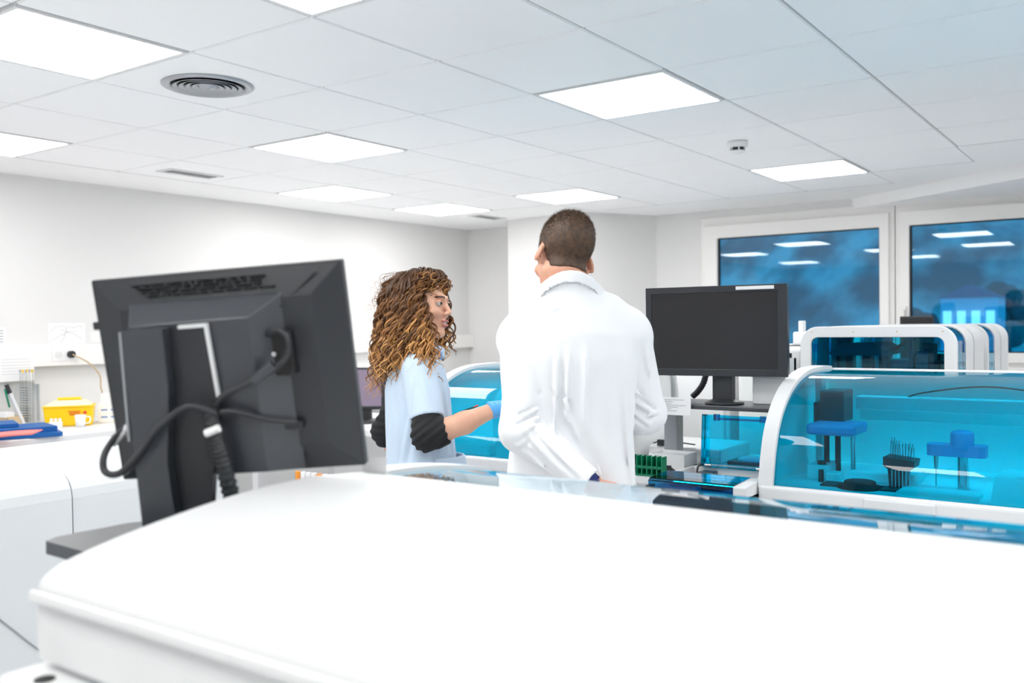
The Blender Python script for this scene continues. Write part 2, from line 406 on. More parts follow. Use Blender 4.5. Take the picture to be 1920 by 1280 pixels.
# ------------------------------------------------------------------ analysers
def offset(pts, d):
    """Shift an open (y,z) outline sideways by d."""
    out = []
    for i, p in enumerate(pts):
        a = pts[max(i - 1, 0)]; b = pts[min(i + 1, len(pts) - 1)]
        t = Vector((b[0] - a[0], b[1] - a[1])).normalized(); out.append((p[0] + t.y * d, p[1] - t.x * d))
    return out
def smooth2(pts, n=6):
    return [(p.x, p.y) for p in bez([(a, b, 0) for a, b in pts], n)]
# hood outline from the front foot up over the top; y is measured from the machine's front, z absolute
HOOD = smooth2([(0, .935), (.012, .99), (.032, 1.06), (.065, 1.13), (.115, 1.19), (.18, 1.24), (.26, 1.278), (.345, 1.302), (.44, 1.315), (.54, 1.318), (.62, 1.318), (.70, 1.313)])
def analyser(label, x0, x1, yf, sgn, hood, back_pts, frame_w=.05, zb=.80, group=None, left_solid=True, goff=.010):
    """sgn=+1: glass faces -y. hood = open outline (dy, z) of the glass, back_pts continue it over the top and down the back."""
    def Y(d): return yf + sgn * d
    t = thing('analyser', label, 'laboratory analyser', ((x0 + x1) / 2, Y(.4), 0), group)
    H2 = [(Y(a), b) for a, b in hood]; B2 = [(Y(a), b) for a, b in back_pts]
    sd = -sgn
    # end frames wrapping over the hood
    for xa, xb in ((x0, x0 + frame_w), (x1 - frame_w, x1)):
        f = MB(); op = H2 + [B2[0]]
        outer = offset(op, -.006 * sgn); inner = offset(op, .028 * sgn); poly = outer + inner[::-1]
        n = len(outer); vs = []
        for x in (xa, xb):
            vs += [(x, *p) for p in outer] + [(x, *p) for p in inner]
        fs = []
        for i in range(n - 1):
            fs += [(i, i + 1, n + i + 1, n + i), (2 * n + i, 3 * n + i, 3 * n + i + 1, 2 * n + i + 1), (i, 2 * n + i, 2 * n + i + 1, i + 1), (n + i, n + i + 1, 3 * n + i + 1, 3 * n + i)]
        fs += [(0, n, 3 * n, 2 * n), (n - 1, 3 * n - 1, 4 * n - 1, 2 * n - 1)]
        f.add(vs, fs, None, False)
        fixn(part('end_frame', f, M_white, t, bevel=.006, seg=2))
    # inner end walls
    for xa, xb in ((x0 + .006, x0 + .014), (x1 - .014, x1 - .006)):
        f = MB(); f.prism([p for p in offset(H2, .02 * sgn)] + [(B2[0][0], B2[0][1] - .03), (B2[0][0], .93)], 'x', xa, xb); fixn(part('end_wall', f, M_inner, t))
    # glass
    g = MB(); op = offset(H2, goff * sgn); vs = [(x, *p) for p in op for x in (x0 + frame_w - .012, x1 - frame_w + .012)]
    g.add(vs, [(2 * i, 2 * i + 1, 2 * i + 3, 2 * i + 2) for i in range(len(op) - 1)], None, True)
    part('hood', g, M_blue_hood, t)
    # top and back casing, front bar, lower body
    c = MB(); bi = B2; th = .02; n = len(bi); inn = offset(bi, th * sgn); vs = []
    for x in (x0, x1): vs += [(x, *p) for p in bi] + [(x, *p) for p in inn]
    fs = []
    for i in range(n - 1):
        fs += [(i, i + 1, n + i + 1, n + i), (2 * n + i, 3 * n + i, 3 * n + i + 1, 2 * n + i + 1), (i, 2 * n + i, 2 * n + i + 1, i + 1), (n + i, n + i + 1, 3 * n + i + 1, 3 * n + i)]
    fs += [(0, n, 3 * n, 2 * n), (n - 1, 3 * n - 1, 4 * n - 1, 2 * n - 1)]
    c.add(vs, fs); fixn(part('back_casing', c, M_white, t, bevel=.006))
    yb = B2[-1][0]
    b = MB(); b.box((x0 + .002, Y(-.012), .893), (x1 - .002, Y(.03), .945)); part('front_bar', b, M_white, t, bevel=.012, seg=3)
    b = MB(); b.box((x0, Y(.004), zb), (x1, yb, .925)); part('base', b, M_white, t, bevel=.01)
    for x in (x0 + .15, x1 - .15):
        for y in (Y(.12), yb - sgn * .12):
            q = MB().cyl((x, y, zb - .04), (x, y, zb), .03); part('foot', q, M_black, t)
    return t, Y
BACKR = [(.70, 1.313), (.74, 1.303), (.78, 1.27), (.80, 1.2), (.80, .93)]
an, Y = analyser('white analyser with blue curved hood at the right edge, beside the lidded loader', 2.80, 4.55, 1.06, 1, HOOD, BACKR)
def P(name, mb, m, bevel=0, label=None, parent=None): return part(name, mb, m, parent or an, bevel, label=label)
q = MB().box((3.15, 1.036, .905), (3.36, 1.05, .935)); P('grip_recess', q, M_lgrey, .004)
q = MB().box((2.815, 1.80, .93), (4.535, 1.835, 1.29)); P('inner_back_wall', q, M_inner)
q = MB().box((2.815, 1.085, .925), (4.535, 1.81, .932)); P('deck', q, M_inner)
q = MB(); q.box((2.98, 1.60, 1.165), (4.53, 1.66, 1.215)); q.box((2.98, 1.655, 1.12), (4.53, 1.67, 1.17)); P('cross_rail', q, M_inner, .004)
q = MB().box((2.86, 1.50, .93), (2.885, 1.56, 1.30)); P('rail_post', q, M_lgrey, .003)
q = MB(); q.box((2.90, 1.42, 1.13), (2.985, 1.55, 1.245)); q.box((2.87, 1.44, 1.09), (2.90, 1.5, 1.20)); P('gantry_motor', q, M_charl, .006)
q = MB().box((2.885, 1.30, 1.095), (3.055, 1.48, 1.135)); P('gantry_carriage', q, M_pblue, .012)
for x in (2.925, 2.965): q = MB().cyl((x, 1.42, .94), (x, 1.42, 1.10), .010); P('gantry_piston', q, M_black)
q = MB().cyl((3.03, 1.38, .95), (3.03, 1.38, 1.10), .009, m=None); P('gantry_rod', q, M_steel)
q = MB(); q.box((2.88, 1.33, .932), (2.96, 1.48, .985)); q.box((2.955, 1.30, .932), (3.0, 1.37, .965)); P('wash_station', q, M_whiter, .005)
q = MB(); q.cyl((2.925, 1.36, .985), (2.925, 1.36, .998), .016); P('wash_port', q, M_black); q = MB().cyl((2.94, 1.30, .932), (2.94, 1.30, .975), .009); P('wash_port', q, M_black)
q = MB().box((3.02, 1.36, .932), (3.24, 1.52, .972)); P('reagent_block', q, M_whiter, .008)
q = MB(); q.lathe((3.085, 1.25, .932), [(.075, 0), (.075, .006), (.055, .008), (.050, .022), (.046, .024), (0, .024)], 36); P('rotor_cap', q, M_dark)
q = MB().box((2.96, 1.22, .932), (3.22, 1.30, .938)); P('black_channel', q, M_black)
# tube holder with glass tubes
q = MB(); q.prism([(3.155, 1.04), (3.255, 1.03), (3.25, 1.005), (3.225, .995), (3.22, .935), (3.175, .935), (3.17, 1.0), (3.155, 1.01)], 'y', 1.27, 1.36); P('tube_holder', q, M_black, .003)
rt = an
for k in range(9):
    x = 3.18 + (k % 5) * .016; y = 1.285 + (k // 5) * .03; dx = random.uniform(-.008, .008)
    q = MB().cyl((x, y, 1.03), (x + dx, y + .004, 1.085 + random.uniform(-.01, .02)), .0055, n=10); P('sample_tube', q, M_clear)
for k in range(6):
    q = MB().cyl((3.185 + k * .011, 1.265, .935), (3.185 + k * .011, 1.265, 1.0), .0025, n=8); P('tube_pin', q, M_steel)
q = MB(); q.prism(rrect(3.275, 3.455, 1.34, 1.42, .02), 'z', 1.045, 1.082); q.lathe((3.382, 1.37, 1.07), [(.036, 0), (.036, .05), (.028, .06), (0, .062)], 28)
arm = P('probe_arm', q, M_pblue, .006)
q = MB().cyl((3.302, 1.37, .94), (3.302, 1.37, 1.0), .0022, n=8); q.cyl((3.302, 1.37, 1.0), (3.302, 1.37, 1.05), .006, .009, n=10); P('needle', q, M_steel, parent=arm)
q = MB(); q.cyl((3.382, 1.37, .93), (3.382, 1.37, 1.05), .015); P('arm_column', q, M_steel)
q = MB().cyl((3.402, 1.36, .935), (3.395, 1.37, 1.05), .003, n=8); P('arm_tubing', q, M_clear)
q = MB(); q.prism([(1.12, .932), (1.12, .945), (1.20, 1.01), (1.40, 1.01), (1.40, .932)], 'x', 3.50, 3.85); P('cover_box', q, M_whiter, .012)
q = MB().prism([(1.20, 1.011), (1.21, 1.016), (1.37, 1.016), (1.38, 1.011)], 'x', 3.56, 3.8); P('cover_lid', q, M_whiter, .003)
q = MB(); q.prism(rrect(3.22, 3.46, 1.12, 1.30, .04), 'z', .932, .945); P('tray', q, M_whiter, .004)
q = MB(); q.lathe((3.9, 1.4, .932), [(.16, 0), (.16, .03), (.15, .035), (.03, .035), (.03, .06), (0, .06)], 40); P('sample_carousel', q, M_lgrey)
tb = MB(); tb.tube(bez([(3.12, 1.68, 1.20), (3.22, 1.6, 1.235), (3.42, 1.55, 1.265), (3.6, 1.56, 1.25)]), .003, 6); P('tubing', tb, M_black)

# foreground analyser, seen from behind
HOODF = smooth2([(0, .935), (.015, 1.04), (.05, 1.12), (.095, 1.178), (.13, 1.201)], 5) + [(.44 - k * .02, 1.25 - .02 * k * .02 - .32 * (k * .02) ** 2) for k in range(14, -1, -1)]
BACKF = [(.44, 1.250), (.50, 1.2545), (.585, 1.2585), (.718, 1.252), (.858, 1.2335), (.955, 1.214), (.99, 1.200), (1.002, 1.178), (1.003, 1.10)]
fa, Y = analyser('large white analyser filling the foreground, seen from behind over its top', 2.80, 4.75, -.39, -1, HOODF, [(a, b) for a, b in smooth2(BACKF, 5)], frame_w=.055, zb=.80, goff=.0005)
# hollow back: rim, step and lower cabinet
q = MB(); q.prism([(-1.40, 1.085), (-1.385, 1.085), (-1.385, .93), (-1.40, .93)], 'x', 2.8, 4.75); part('back_panel', q, M_white, fa)
q = MB(); q.box((2.775, -1.435, .80), (4.775, -1.36, 1.088)); part('rear_ledge', q, M_white, fa, bevel=.012, seg=3)
q = MB(); q.cyl((2.845, -1.41, 1.085), (2.845, -1.41, 1.0895), .012); part('screw_hole', q, M_dark, fa)
q = MB(); q.box((2.80, -1.4045, 1.172), (4.75, -1.397, 1.186)); part('back_rim', q, M_white, fa, bevel=.0035, seg=3)
q = MB(); q.box((2.83, -1.2, 1.0), (4.7, -.62, 1.02)); part('inner_shelf', q, M_inner, fa)
q = MB(); q.box((2.84, -.80, .93), (4.7, -.76, 1.18)); part('inner_back_wall', q, M_inner, fa)
q = MB(); q.box((2.84, -.76, .925), (4.7, -.42, .932)); part('deck', q, M_inner, fa)
q = MB(); q.box((3.3, -.70, .93), (3.5, -.55, 1.08)); part('gantry', q, M_charl, fa, bevel=.01)

# analyser behind the woman
a3, Y = analyser('white analyser with blue hood between the woman and the man', 1.19, 2.12, 1.10, 1, [(a, b - .012) for a, b in HOOD], [(a, b - .012) for a, b in BACKR])
def P3(name, mb, m, bevel=0): return part(name, mb, m, a3, bevel)
q = MB().box((1.2, 1.82, .93), (2.1, 1.86, 1.28)); P3('inner_back_wall', q, M_inner)
q = MB().box((1.2, 1.13, .925), (2.1, 1.83, .932)); P3('deck', q, M_inner)
q = MB(); q.prism([(1.28, .93), (1.28, 1.16), (1.34, 1.22), (1.60, 1.22), (1.60, .93)], 'x', 1.52, 2.05); P3('reagent_cover', q, M_inner, .02)
q = MB().box((1.24, 1.2, .93), (1.56, 1.42, .99)); P3('sample_block', q, M_whiter, .012)
q = MB(); q.box((1.62, 1.16, .93), (1.85, 1.27, 1.03)); P3('waste_box', q, M_whiter, .01)
q = MB(); q.sphere((1.75, 1.5, 1.225), .1, None, 12, (1, 1, .35)); P3('dark_dome', q, M_dark)
tb = MB(); tb.tube(bez([(1.24, 1.25, 1.0), (1.34, 1.2, 1.09), (1.50, 1.2, 1.15)]), .004, 6); P3('tubing', tb, M_red)

# bench running under that row
def bench(name, label, x0, x1, y0, y1, z, th=.04, legs=True):
    t = thing(name, label, 'bench', ((x0 + x1) / 2, (y0 + y1) / 2, 0))
    part('worktop', MB().box((x0, y0, z - th), (x1, y1, z)), M_white, t, bevel=.006)
    for x in (x0 + .06, x1 - .06):
        for y in (y0 + .06, y1 - .06):
            part('leg', MB().box((x - .025, y - .025, 0), (x + .025, y + .025, z - th)), M_lgrey, t)
    part('modesty_panel', MB().box((x0 + .08, y1 - .08, .15), (x1 - .08, y1 - .06, z - th)), M_whiter, t)
    return t
bench('lab_bench', 'white bench under the right analyser and the loader', 2.16, 4.62, .98, 1.92, .76)
bench('lab_bench', 'white bench under the blue analyser between the woman and the man', 1.14, 2.15, 1.0, 1.92, .76)
bench('lab_bench', 'white bench under the large foreground analyser', 2.82, 4.8, -1.34, -.45, .76)

# desk between the two machines
dk = thing('desk_cabinet', 'white desk-height cabinet holding the green rack, behind the man\'s right side', 'cabinet', (2.3, 1.5, .76))
part('body', MB().box((2.155, 1.13, .762), (2.42, 1.88, .90)), M_whiter, dk, bevel=.01)
part('top', MB().prism([(2.15, 1.11), (2.432, 1.11), (2.432, 1.41), (2.785, 1.41), (2.785, 1.89), (2.15, 1.89)], 'z', .90, .925), M_white, dk, bevel=.004)
part('riser', MB().box((2.15, 1.53, .925), (2.47, 1.86, .985)), M_white, dk, bevel=.008)
part('riser_cord', MB().tube(bez([(2.16, 1.56, .99), (2.20, 1.53, 1.0), (2.27, 1.525, 1.005), (2.36, 1.535, .998)], 6), .003, 6), M_black, dk)
part('cord_clip', MB().box((2.195, 1.52, .986), (2.225, 1.54, 1.01)), M_black, dk)
# loader with two blue lids
ld = thing('reagent_loader', 'white loader box with one closed and one raised blue lid, left of the right analyser', 'laboratory loader', (2.6, 1.2, .76))
part('body', MB().box((2.445, .975, .762), (2.797, 1.40, .922)), M_white, ld, bevel=.008)
q = MB(); q.box((2.445, 1.125, .922), (2.46, 1.40, .95)); q.box((2.752, 1.10, .922), (2.797, 1.40, .95)); q.box((2.445, 1.30, .922), (2.787, 1.40, .95)); q.box((2.445, 1.12, .922), (2.787, 1.132, .95)); part('tray_rim', q, M_white, ld, bevel=.003)
part('inner_deck', MB().box((2.462, 1.135, .922), (2.768, 1.298, .926)), M_lgrey, ld)
part('inner_block', MB().box((2.50, 1.24, .926), (2.56, 1.29, .94)), M_charl, ld, bevel=.003)
part('inner_block', MB().box((2.50, 1.0, .922), (2.58, 1.1, .938)), M_lgrey, ld, bevel=.003)
part('inner_block', MB().box((2.62, .99, .922), (2.70, 1.1, .936)), M_charl, ld, bevel=.003)
lid = MB(); lid.prism([(.953, .80), (.953, .944), (.965, .953), (1.118, .957), (1.118, .952), (.967, .948), (.958, .942), (.958, .80)], 'x', 2.44, 2.752); fixn(part('front_lid', lid, M_blue_deep, ld))
part('side_cheek', MB().prism([(.956, .80), (.956, .948), (1.12, .956), (1.12, .80)], 'x', 2.752, 2.797), M_white, ld, bevel=.005)
part('catch', MB().box((2.425, .96, .895), (2.445, 1.0, .925)), M_black, ld, bevel=.002)
Lm = Matrix.Translation((2.625, 1.315, .952)) @ Matrix.Rotation(math.radians(-5), 4, 'X')
def LB(a, b): return MB().box(a, b, M=Lm)
olid = part('raised_lid', LB((-.125, 0, .008), (.145, .003, .19)), M_blue_hood, ld)
for nm, a, b in (('lid_edge', (-.131, -.035, .0), (-.125, .006, .196)), ('lid_edge', (.145, -.035, .0), (.151, .006, .196)), ('lid_edge', (-.125, -.035, .19), (.145, .006, .196)), ('lid_edge', (-.125, -.035, 0), (.145, .004, .005))):
    part(nm, LB(a, b), M_blue_hood, olid)
part('lid_grip', LB((-.06, -.048, .178), (.10, -.038, .186)), M_blue_deep, olid)
part('lid_grip', LB((-.078, -.048, .175), (-.060, -.03, .199)), M_blue_deep, olid)
part('lid_grip', LB((.10, -.048, .175), (.118, -.03, .199)), M_blue_deep, olid)
part('hinge', MB().cyl((2.515, 1.275, .962), (2.54, 1.275, .962), .006), M_steel, ld)
part('hinge', MB().cyl((2.715, 1.275, .962), (2.745, 1.275, .962), .006), M_steel, ld)
part('lid_cable', MB().tube(bez([(2.505, 1.28, .965), (2.493, 1.26, .955), (2.492, 1.25, .928)], 5), .0035, 8), M_black, ld)

# small things on the desk
gr = thing('tube_rack', 'green plastic tube rack on the white desk beside the man\'s right side', 'rack', (2.335, 1.145, .926))
q = MB(); q.box((-.075, -.02, 0), (.075, .02, .006)); q.box((-.075, -.02, .028), (.075, -.012, .038)); q.box((-.075, .012, .028), (.075, .02, .038)); q.build('base', M_green, gr, bevel=.001)
q = MB()
for k in range(8):
    x = -.073 + k * .0205; q.box((x, -.02, .006), (x + .004, .02, .074))
q.build('divider', M_green, gr)
MB().box((-.075, .014, .006), (.075, .02, .07)).build('back_plate', M_green, gr, bevel=.001)
for k in (1, 3, 5):
    MB().cyl((-.06 + k * .0205, 0, .03), (-.06 + k * .0205, 0, .078), .006, n=10).build('vial', M_clear, gr)
ms = MB(); ms.sphere((0, 0, .0), .05, None, 14, (1.0, .62, .62)); vs = [(x, y, max(z, 0)) for x, y, z in ms.v]; ms.v = vs
mo = thing('computer_mouse', 'black computer mouse beside the green rack', 'mouse', (2.372, 1.215, .926), rotz=.2)
ms.build('shell', M_black, mo); MB().box((.012, -.004, .0245), (.03, .004, .031)).build('wheel', M_charl, mo)
wb = thing('tray_box', 'open white plastic box behind the black mouse', 'box', (2.345, 1.355, .926))
q = MB(); o1 = [(-.075, -.06), (.075, -.06), (.075, .06), (-.075, .06)]; i1 = [(-.07, -.055), (.07, -.055), (.07, .055), (-.07, .055)]
ring(q, o1, i1, 'z', 0, .062); fixn(q.build('walls', M_whiter, wb)); MB().box((-.07, -.055, .0), (.07, .055, .05)).build('contents', M_lgrey, wb)
wb2 = MB().box((2.45, 1.43, .926), (2.495, 1.475, .968)); tag(wb2.build('jar', M_clear, bevel=.004), 'small clear square jar between the white box and the raised blue lid', 'jar')
tag(MB().box((2.395, 1.14, .9255), (2.428, 1.155, .9265)).build('sticky_note', M_yellow), 'tiny yellow paper strip in front of the mouse', 'note')
sb = thing('sample_bag', 'black tray with a pale plastic bag seen through the raised blue lid', 'tray', (2.64, 1.51, .926))
MB().box((-.11, -.06, 0), (.11, .06, .03)).build('tray', M_black, sb, bevel=.003)
q = MB(); q.sphere((0, 0, .03), .09, None, 12, (1.0, .5, .22)); q.build('bag', M_whiter, sb)

# monitor arm / shelf on the right
sh = thing('monitor_shelf', 'dark grey monitor shelf on a post behind the loader', 'shelf', (2.35, 1.62, .93))
part('post', MB().box((2.27, 1.43, .926), (2.33, 1.49, 1.155)), M_mgrey, sh, bevel=.006)
part('shelf_board', MB().box((2.27, 1.25, 1.172), (2.79, 1.50, 1.19)), M_charl, sh, bevel=.004)
part('bracket', MB().box((2.27, 1.43, 1.15), (2.38, 1.50, 1.175)), M_charl, sh, bevel=.004)
q = MB(); q.box((2.322, 1.238, 1.148), (2.475, 1.240, 1.215), m=M_paper)
for k in range(7):
    q.box((2.33, 1.2365, 1.205 - k * .007), (2.33 + random.uniform(.06, .135), 1.2375, 1.207 - k * .007), m=M_ink)
nt = q.build('note_sheet', None); tag(nt, 'white printed note taped to the front of the monitor shelf', 'paper note')
wcb = thing('white_box', 'white box standing on the dark shelf under the right monitor\'s corner', 'box', (2.72, 1.42, 1.19))
MB().box((-.055, -.05, 0), (.075, .05, .10)).build('body', M_whiter, wcb, bevel=.004); MB().box((-.057, -.052, .10), (.077, .052, .108)).build('lid', M_lgrey, wcb, bevel=.002)

def axes_matrix(TL, TR, BL, BR, W_, H_):
    c = (Vector(TL) + Vector(TR) + Vector(BL) + Vector(BR)) / 4
    u = ((Vector(TR) - Vector(TL)) + (Vector(BR) - Vector(BL))).normalized()
    v = ((Vector(TL) - Vector(BL)) + (Vector(TR) - Vector(BR))); v = (v - u * v.dot(u)).normalized(); w = u.cross(v)
    return Matrix(((u.x, v.x, w.x, c.x), (u.y, v.y, w.y, c.y), (u.z, v.z, w.z, c.z), (0, 0, 0, 1)))
# right monitor (front seen)
Mr = axes_matrix((2.294, 1.243, 1.632), (2.833, 1.285, 1.634), (2.284, 1.245, 1.297), (2.822, 1.288, 1.299), .54, .335)
mr = thing('monitor', 'black wide monitor with dark screen facing the camera, right of the man', 'monitor', M=Mr)
w2, h2 = .27, .168
q = MB(); ring(q, [(-w2, -h2), (w2, -h2), (w2, h2), (-w2, h2)], [(-w2 + .024, -h2 + .026), (w2 - .034, -h2 + .026), (w2 - .034, h2 - .024), (-w2 + .024, h2 - .024)], 'z', -.012, 0)
fixn(q.build('bezel', M_char, mr, bevel=.002))
MB().box((-w2 + .02, -h2 + .02, -.010), (w2 - .03, h2 - .02, -.004)).build('screen', M_screen, mr)
MB().box((-w2 + .004, -h2 + .004, -.05), (w2 - .004, h2 - .004, -.012)).build('back_cover', M_char, mr, bevel=.006)
q = MB().box((.085, h2 - .0175, 0), (.225, h2 - .005, .0008)); q.build('white_sticker', M_paper, mr)
MB().cyl((w2 - .045, -h2 + .011, 0), (w2 - .045, -h2 + .011, .002), .003, n=12).build('power_button', M_dark, mr)
q = MB(); q.box((2.535, 1.30, 1.195), (2.61, 1.345, 1.40)); part('stand_neck', q, M_black, mr, bevel=.004)
q = MB(); q.lathe((2.573, 1.325, 1.1905), [(0, .0), (.072, .0), (.074, .006), (.06, .011), (.045, .018), (0, .018)], 36); part('stand_base', q, M_black, mr)
hz = MB(); pts = bez([(2.475, 1.40, 1.34), (2.46, 1.40, 1.27), (2.435, 1.40, 1.23), (2.41, 1.40, 1.207)], 10)
hz.tube(pts, [.011 + .002 * (k % 2) for k in range(len(pts))], 12); part('cable_sleeve', hz, M_black, mr)

# white cabinets behind the right desk, seen under the monitor
c1 = thing('tall_cabinet', 'white cabinet behind the desk, between the man and the right monitor\'s foot', 'cabinet', (2.05, 2.5, 0))
part('body', MB().box((1.66, 2.15, 0), (2.26, 2.75, 1.30)), M_whiter, c1, bevel=.01)
part('door', MB().box((1.68, 2.13, .1), (2.24, 2.15, 1.28)), M_whiter, c1, bevel=.004)
c2 = thing('instrument_cabinet', 'white instrument housing left of the windowed analyser', 'laboratory instrument', (2.5, 2.3, 0))
part('body', MB().box((2.34, 2.05, 0), (2.645, 2.7, 1.385)), M_whiter, c2, bevel=.02, seg=4)
part('display_tower', MB().box((2.545, 2.2, 1.385), (2.62, 2.4, 1.45)), M_whiter, c2, bevel=.008)
part('antenna', MB().box((2.555, 2.25, 1.45), (2.575, 2.3, 1.50)), M_whiter, c2, bevel=.004)
part('foot_strip', MB().box((2.50, 2.18, 1.383), (2.64, 2.42, 1.388)), M_black, c2)
wd = thing('wash_bottle', 'small clear bottle with lime green lower part left of the windowed analyser', 'bottle', (2.60, 1.98, 0))
part('body', MB().cyl((2.60, 1.985, 1.235), (2.60, 1.985, 1.34), .03), M_clear, wd)
part('base', MB().cyl((2.60, 1.985, .0), (2.60, 1.985, 1.235), .03), M_lime, wd)
part('cap', MB().cyl((2.60, 1.985, 1.34), (2.60, 1.985, 1.36), .012), M_dark, wd)

# windowed analyser further back (two machines in line)
def back_machine(label, x0, x1, y0, y1, zt, window):
    t = thing('analyser', label, 'laboratory analyser', ((x0 + x1) / 2, (y0 + y1) / 2, 0))
    R = .075; zb = .92
    def arch(a, b, r, z): return [(a, zb)] + [(a + r - r * math.cos(k * math.pi / 16), z - r + r * math.sin(k * math.pi / 16)) for k in range(9)] + [(b - r + r * math.sin(k * math.pi / 16), z - r + r * math.cos(k * math.pi / 16)) for k in range(9)] + [(b, zb)]
    out = arch(x0, x1, R, zt); inn = arch(x0 + .045, x1 - .045, .03, zt - .045)
    def band(ya, yb, th=None, m=M_white, name='shell_band', o=0.0):
        f = MB(); a = arch(x0 + o, x1 - o, R - o, zt - o); b = arch(x0 + o + .006, x1 - o - .006, R - .006 - o, zt - o - .006) if th is None else inn
        n = len(a); vs = [(p[0], ya, p[1]) for p in a] + [(p[0], ya, p[1]) for p in b] + [(p[0], yb, p[1]) for p in a] + [(p[0], yb, p[1]) for p in b]; fs = []
        for i in range(n - 1): fs += [(i, i + 1, n + i + 1, n + i), (2 * n + i, 3 * n + i, 3 * n + i + 1, 2 * n + i + 1), (i, 2 * n + i, 2 * n + i + 1, i + 1), (n + i, n + i + 1, 3 * n + i + 1, 3 * n + i)]
        fs += [(0, n, 3 * n, 2 * n), (n - 1, 3 * n - 1, 4 * n - 1, 2 * n - 1)]
        f.add(vs, fs); return fixn(part(name, f, m, t, bevel=.003 if m is M_white else 0))
    band(y0, y0 + .03, 1, name='front_frame'); D = y1 - y0
    band(y0 + .03, y0 + .22, m=M_blue_hood, name='blue_cover', o=.004)
    band(y0 + .22, y0 + .40); band(y0 + .40, y0 + .43, m=M_blue_hood, name='blue_strip', o=.004); band(y0 + .43, y1 - .04); band(y1 - .04, y1, 1, name='rear_frame')
    p = arch(x0 + .04, x1 - .04, .03, zt - .04)
    q = MB().prism(p, 'y', y0 + .012, y0 + .018); fixn(part('window_panel', q, M_blue_lite if window else M_clear, t))
    q = MB().prism(p, 'y', y1 - .018, y1 - .012); fixn(part('rear_window', q, M_clear, t))
    part('base', MB().box((x0, y0, .0), (x1, y1, .92)), M_white, t, bevel=.01)
    for k in range(4): q = MB().cyl((x0 + .05 + k * (x1 - x0 - .1) / 3, y0 - .002, zt - .022), (x0 + .05 + k * (x1 - x0 - .1) / 3, y0 + .001, zt - .022), .003, n=10); part('screw', q, M_wood, t)
    return t
bm1 = back_machine('white analyser with a rounded blue window frame behind the right analyser', 2.66, 3.27, 1.95, 2.62, 1.474, True)
q = MB(); q.prism([(2.75, 1.36), (2.80, 1.40), (2.93, 1.405), (3.0, 1.37), (2.98, 1.35), (2.76, 1.35)], 'y', 2.05, 2.35); part('robot_head', q, M_charl, bm1, bevel=.008)
for x, w_ in ((2.74, .012), (2.78, .03), (2.85, .04), (2.92, .035)): part('robot_column', MB().box((x, 2.2, .93), (x + w_, 2.26, 1.36)), M_charl if w_ > .02 else M_black, bm1, bevel=.002)
q = MB().tube(bez([(2.98, 2.2, 1.365), (3.03, 2.15, 1.40), (3.08, 2.15, 1.42)], 5), .006, 8); part('arm_link', q, M_black, bm1)
for a, b in (((3.06, 2.12, .93), (3.075, 2.14, 1.42)), ((3.085, 2.12, .93), (3.135, 2.2, 1.37)), ((3.14, 2.12, .93), (3.155, 2.2, 1.40)), ((3.04, 2.3, 1.2), (3.15, 2.4, 1.35)), ((3.115, 2.12, 1.37), (3.15, 2.16, 1.405))):
    part('gantry_block', MB().box(a, b), random.choice([M_black, M_charl]), bm1, bevel=.003)
q = MB().tube(bez([(3.14, 2.15, 1.32), (3.19, 2.12, 1.322), (3.225, 2.1, 1.31)], 5), .006, 8); part('hose', q, M_black, bm1)
part('reagent_box', MB().box((2.90, 2.4, .93), (3.04, 2.55, 1.32)), M_whiter, bm1, bevel=.005)
bm2 = back_machine('farther white analyser in line behind the windowed analyser', 2.66, 3.27, 2.74, 3.42, 1.474, False)
# small monitor above them
sm = thing('monitor', 'small dark monitor peeking over the windowed analyser before the windows', 'monitor', (2.62, 4.3, 0))
Ms = MB().box((2.55, 4.28, 1.16), (2.75, 4.32, 1.52)); part('display', Ms, M_black, sm, bevel=.006)
part('screen', MB().box((2.565, 4.272, 1.18), (2.735, 4.28, 1.505)), M_screen, sm)
part('stand', MB().box((2.62, 4.3, .9), (2.68, 4.34, 1.2)), M_black, sm); part('foot', MB().box((2.55, 4.22, .88), (2.76, 4.42, .9)), M_black, sm, bevel=.004)
bench('lab_bench', 'white bench below the right window', 2.3, 4.6, 3.95, 4.75, .88)

# ------------------------------------------------------------------ left side
# white instrument at the left edge
wi = thing('instrument', 'tall white instrument at the left edge with rounded top, in front of the folders', 'laboratory instrument', (1.0, -.5, 0))
pr = [(.62, .02), (.62, 1.06)] + [(.66 - .04 * math.cos(a), 1.06 + .04 * math.sin(a)) for a in (.4, .8, 1.2, 1.57)] + [(1.30, 1.10)] + [(1.36 + .07 * math.sin(a) - .0, 1.03 + .07 * math.cos(a)) for a in (.0, .3, .6, .9, 1.2, 1.57)] + [(1.43, .02)]
q = MB().prism(pr, 'y', -1.9, -.585); fixn(part('left_housing', q, M_white_shade, wi, bevel=.006))
q = MB().prism([(a - .012 if a > 1 else a, b - (.004 if b > .5 else 0)) for a, b in pr], 'y', -.575, -.02); fixn(part('right_housing', q, M_white_shade, wi, bevel=.006))
q = MB().prism([(a - .004, b) for a, b in pr if a > 1.4] + [(1.0, .02), (1.0, 1.0)], 'y', -.588, -.572); part('seam', MB().box((1.0, -.59, .03), (1.40, -.57, 1.05)), M_mgrey, wi)
q = MB().tube([(1.431, -1.0, .98), (1.431, -.72, .668), (1.431, -.60, .54)], .003, 6); part('service_line', q, M_mgrey, wi)
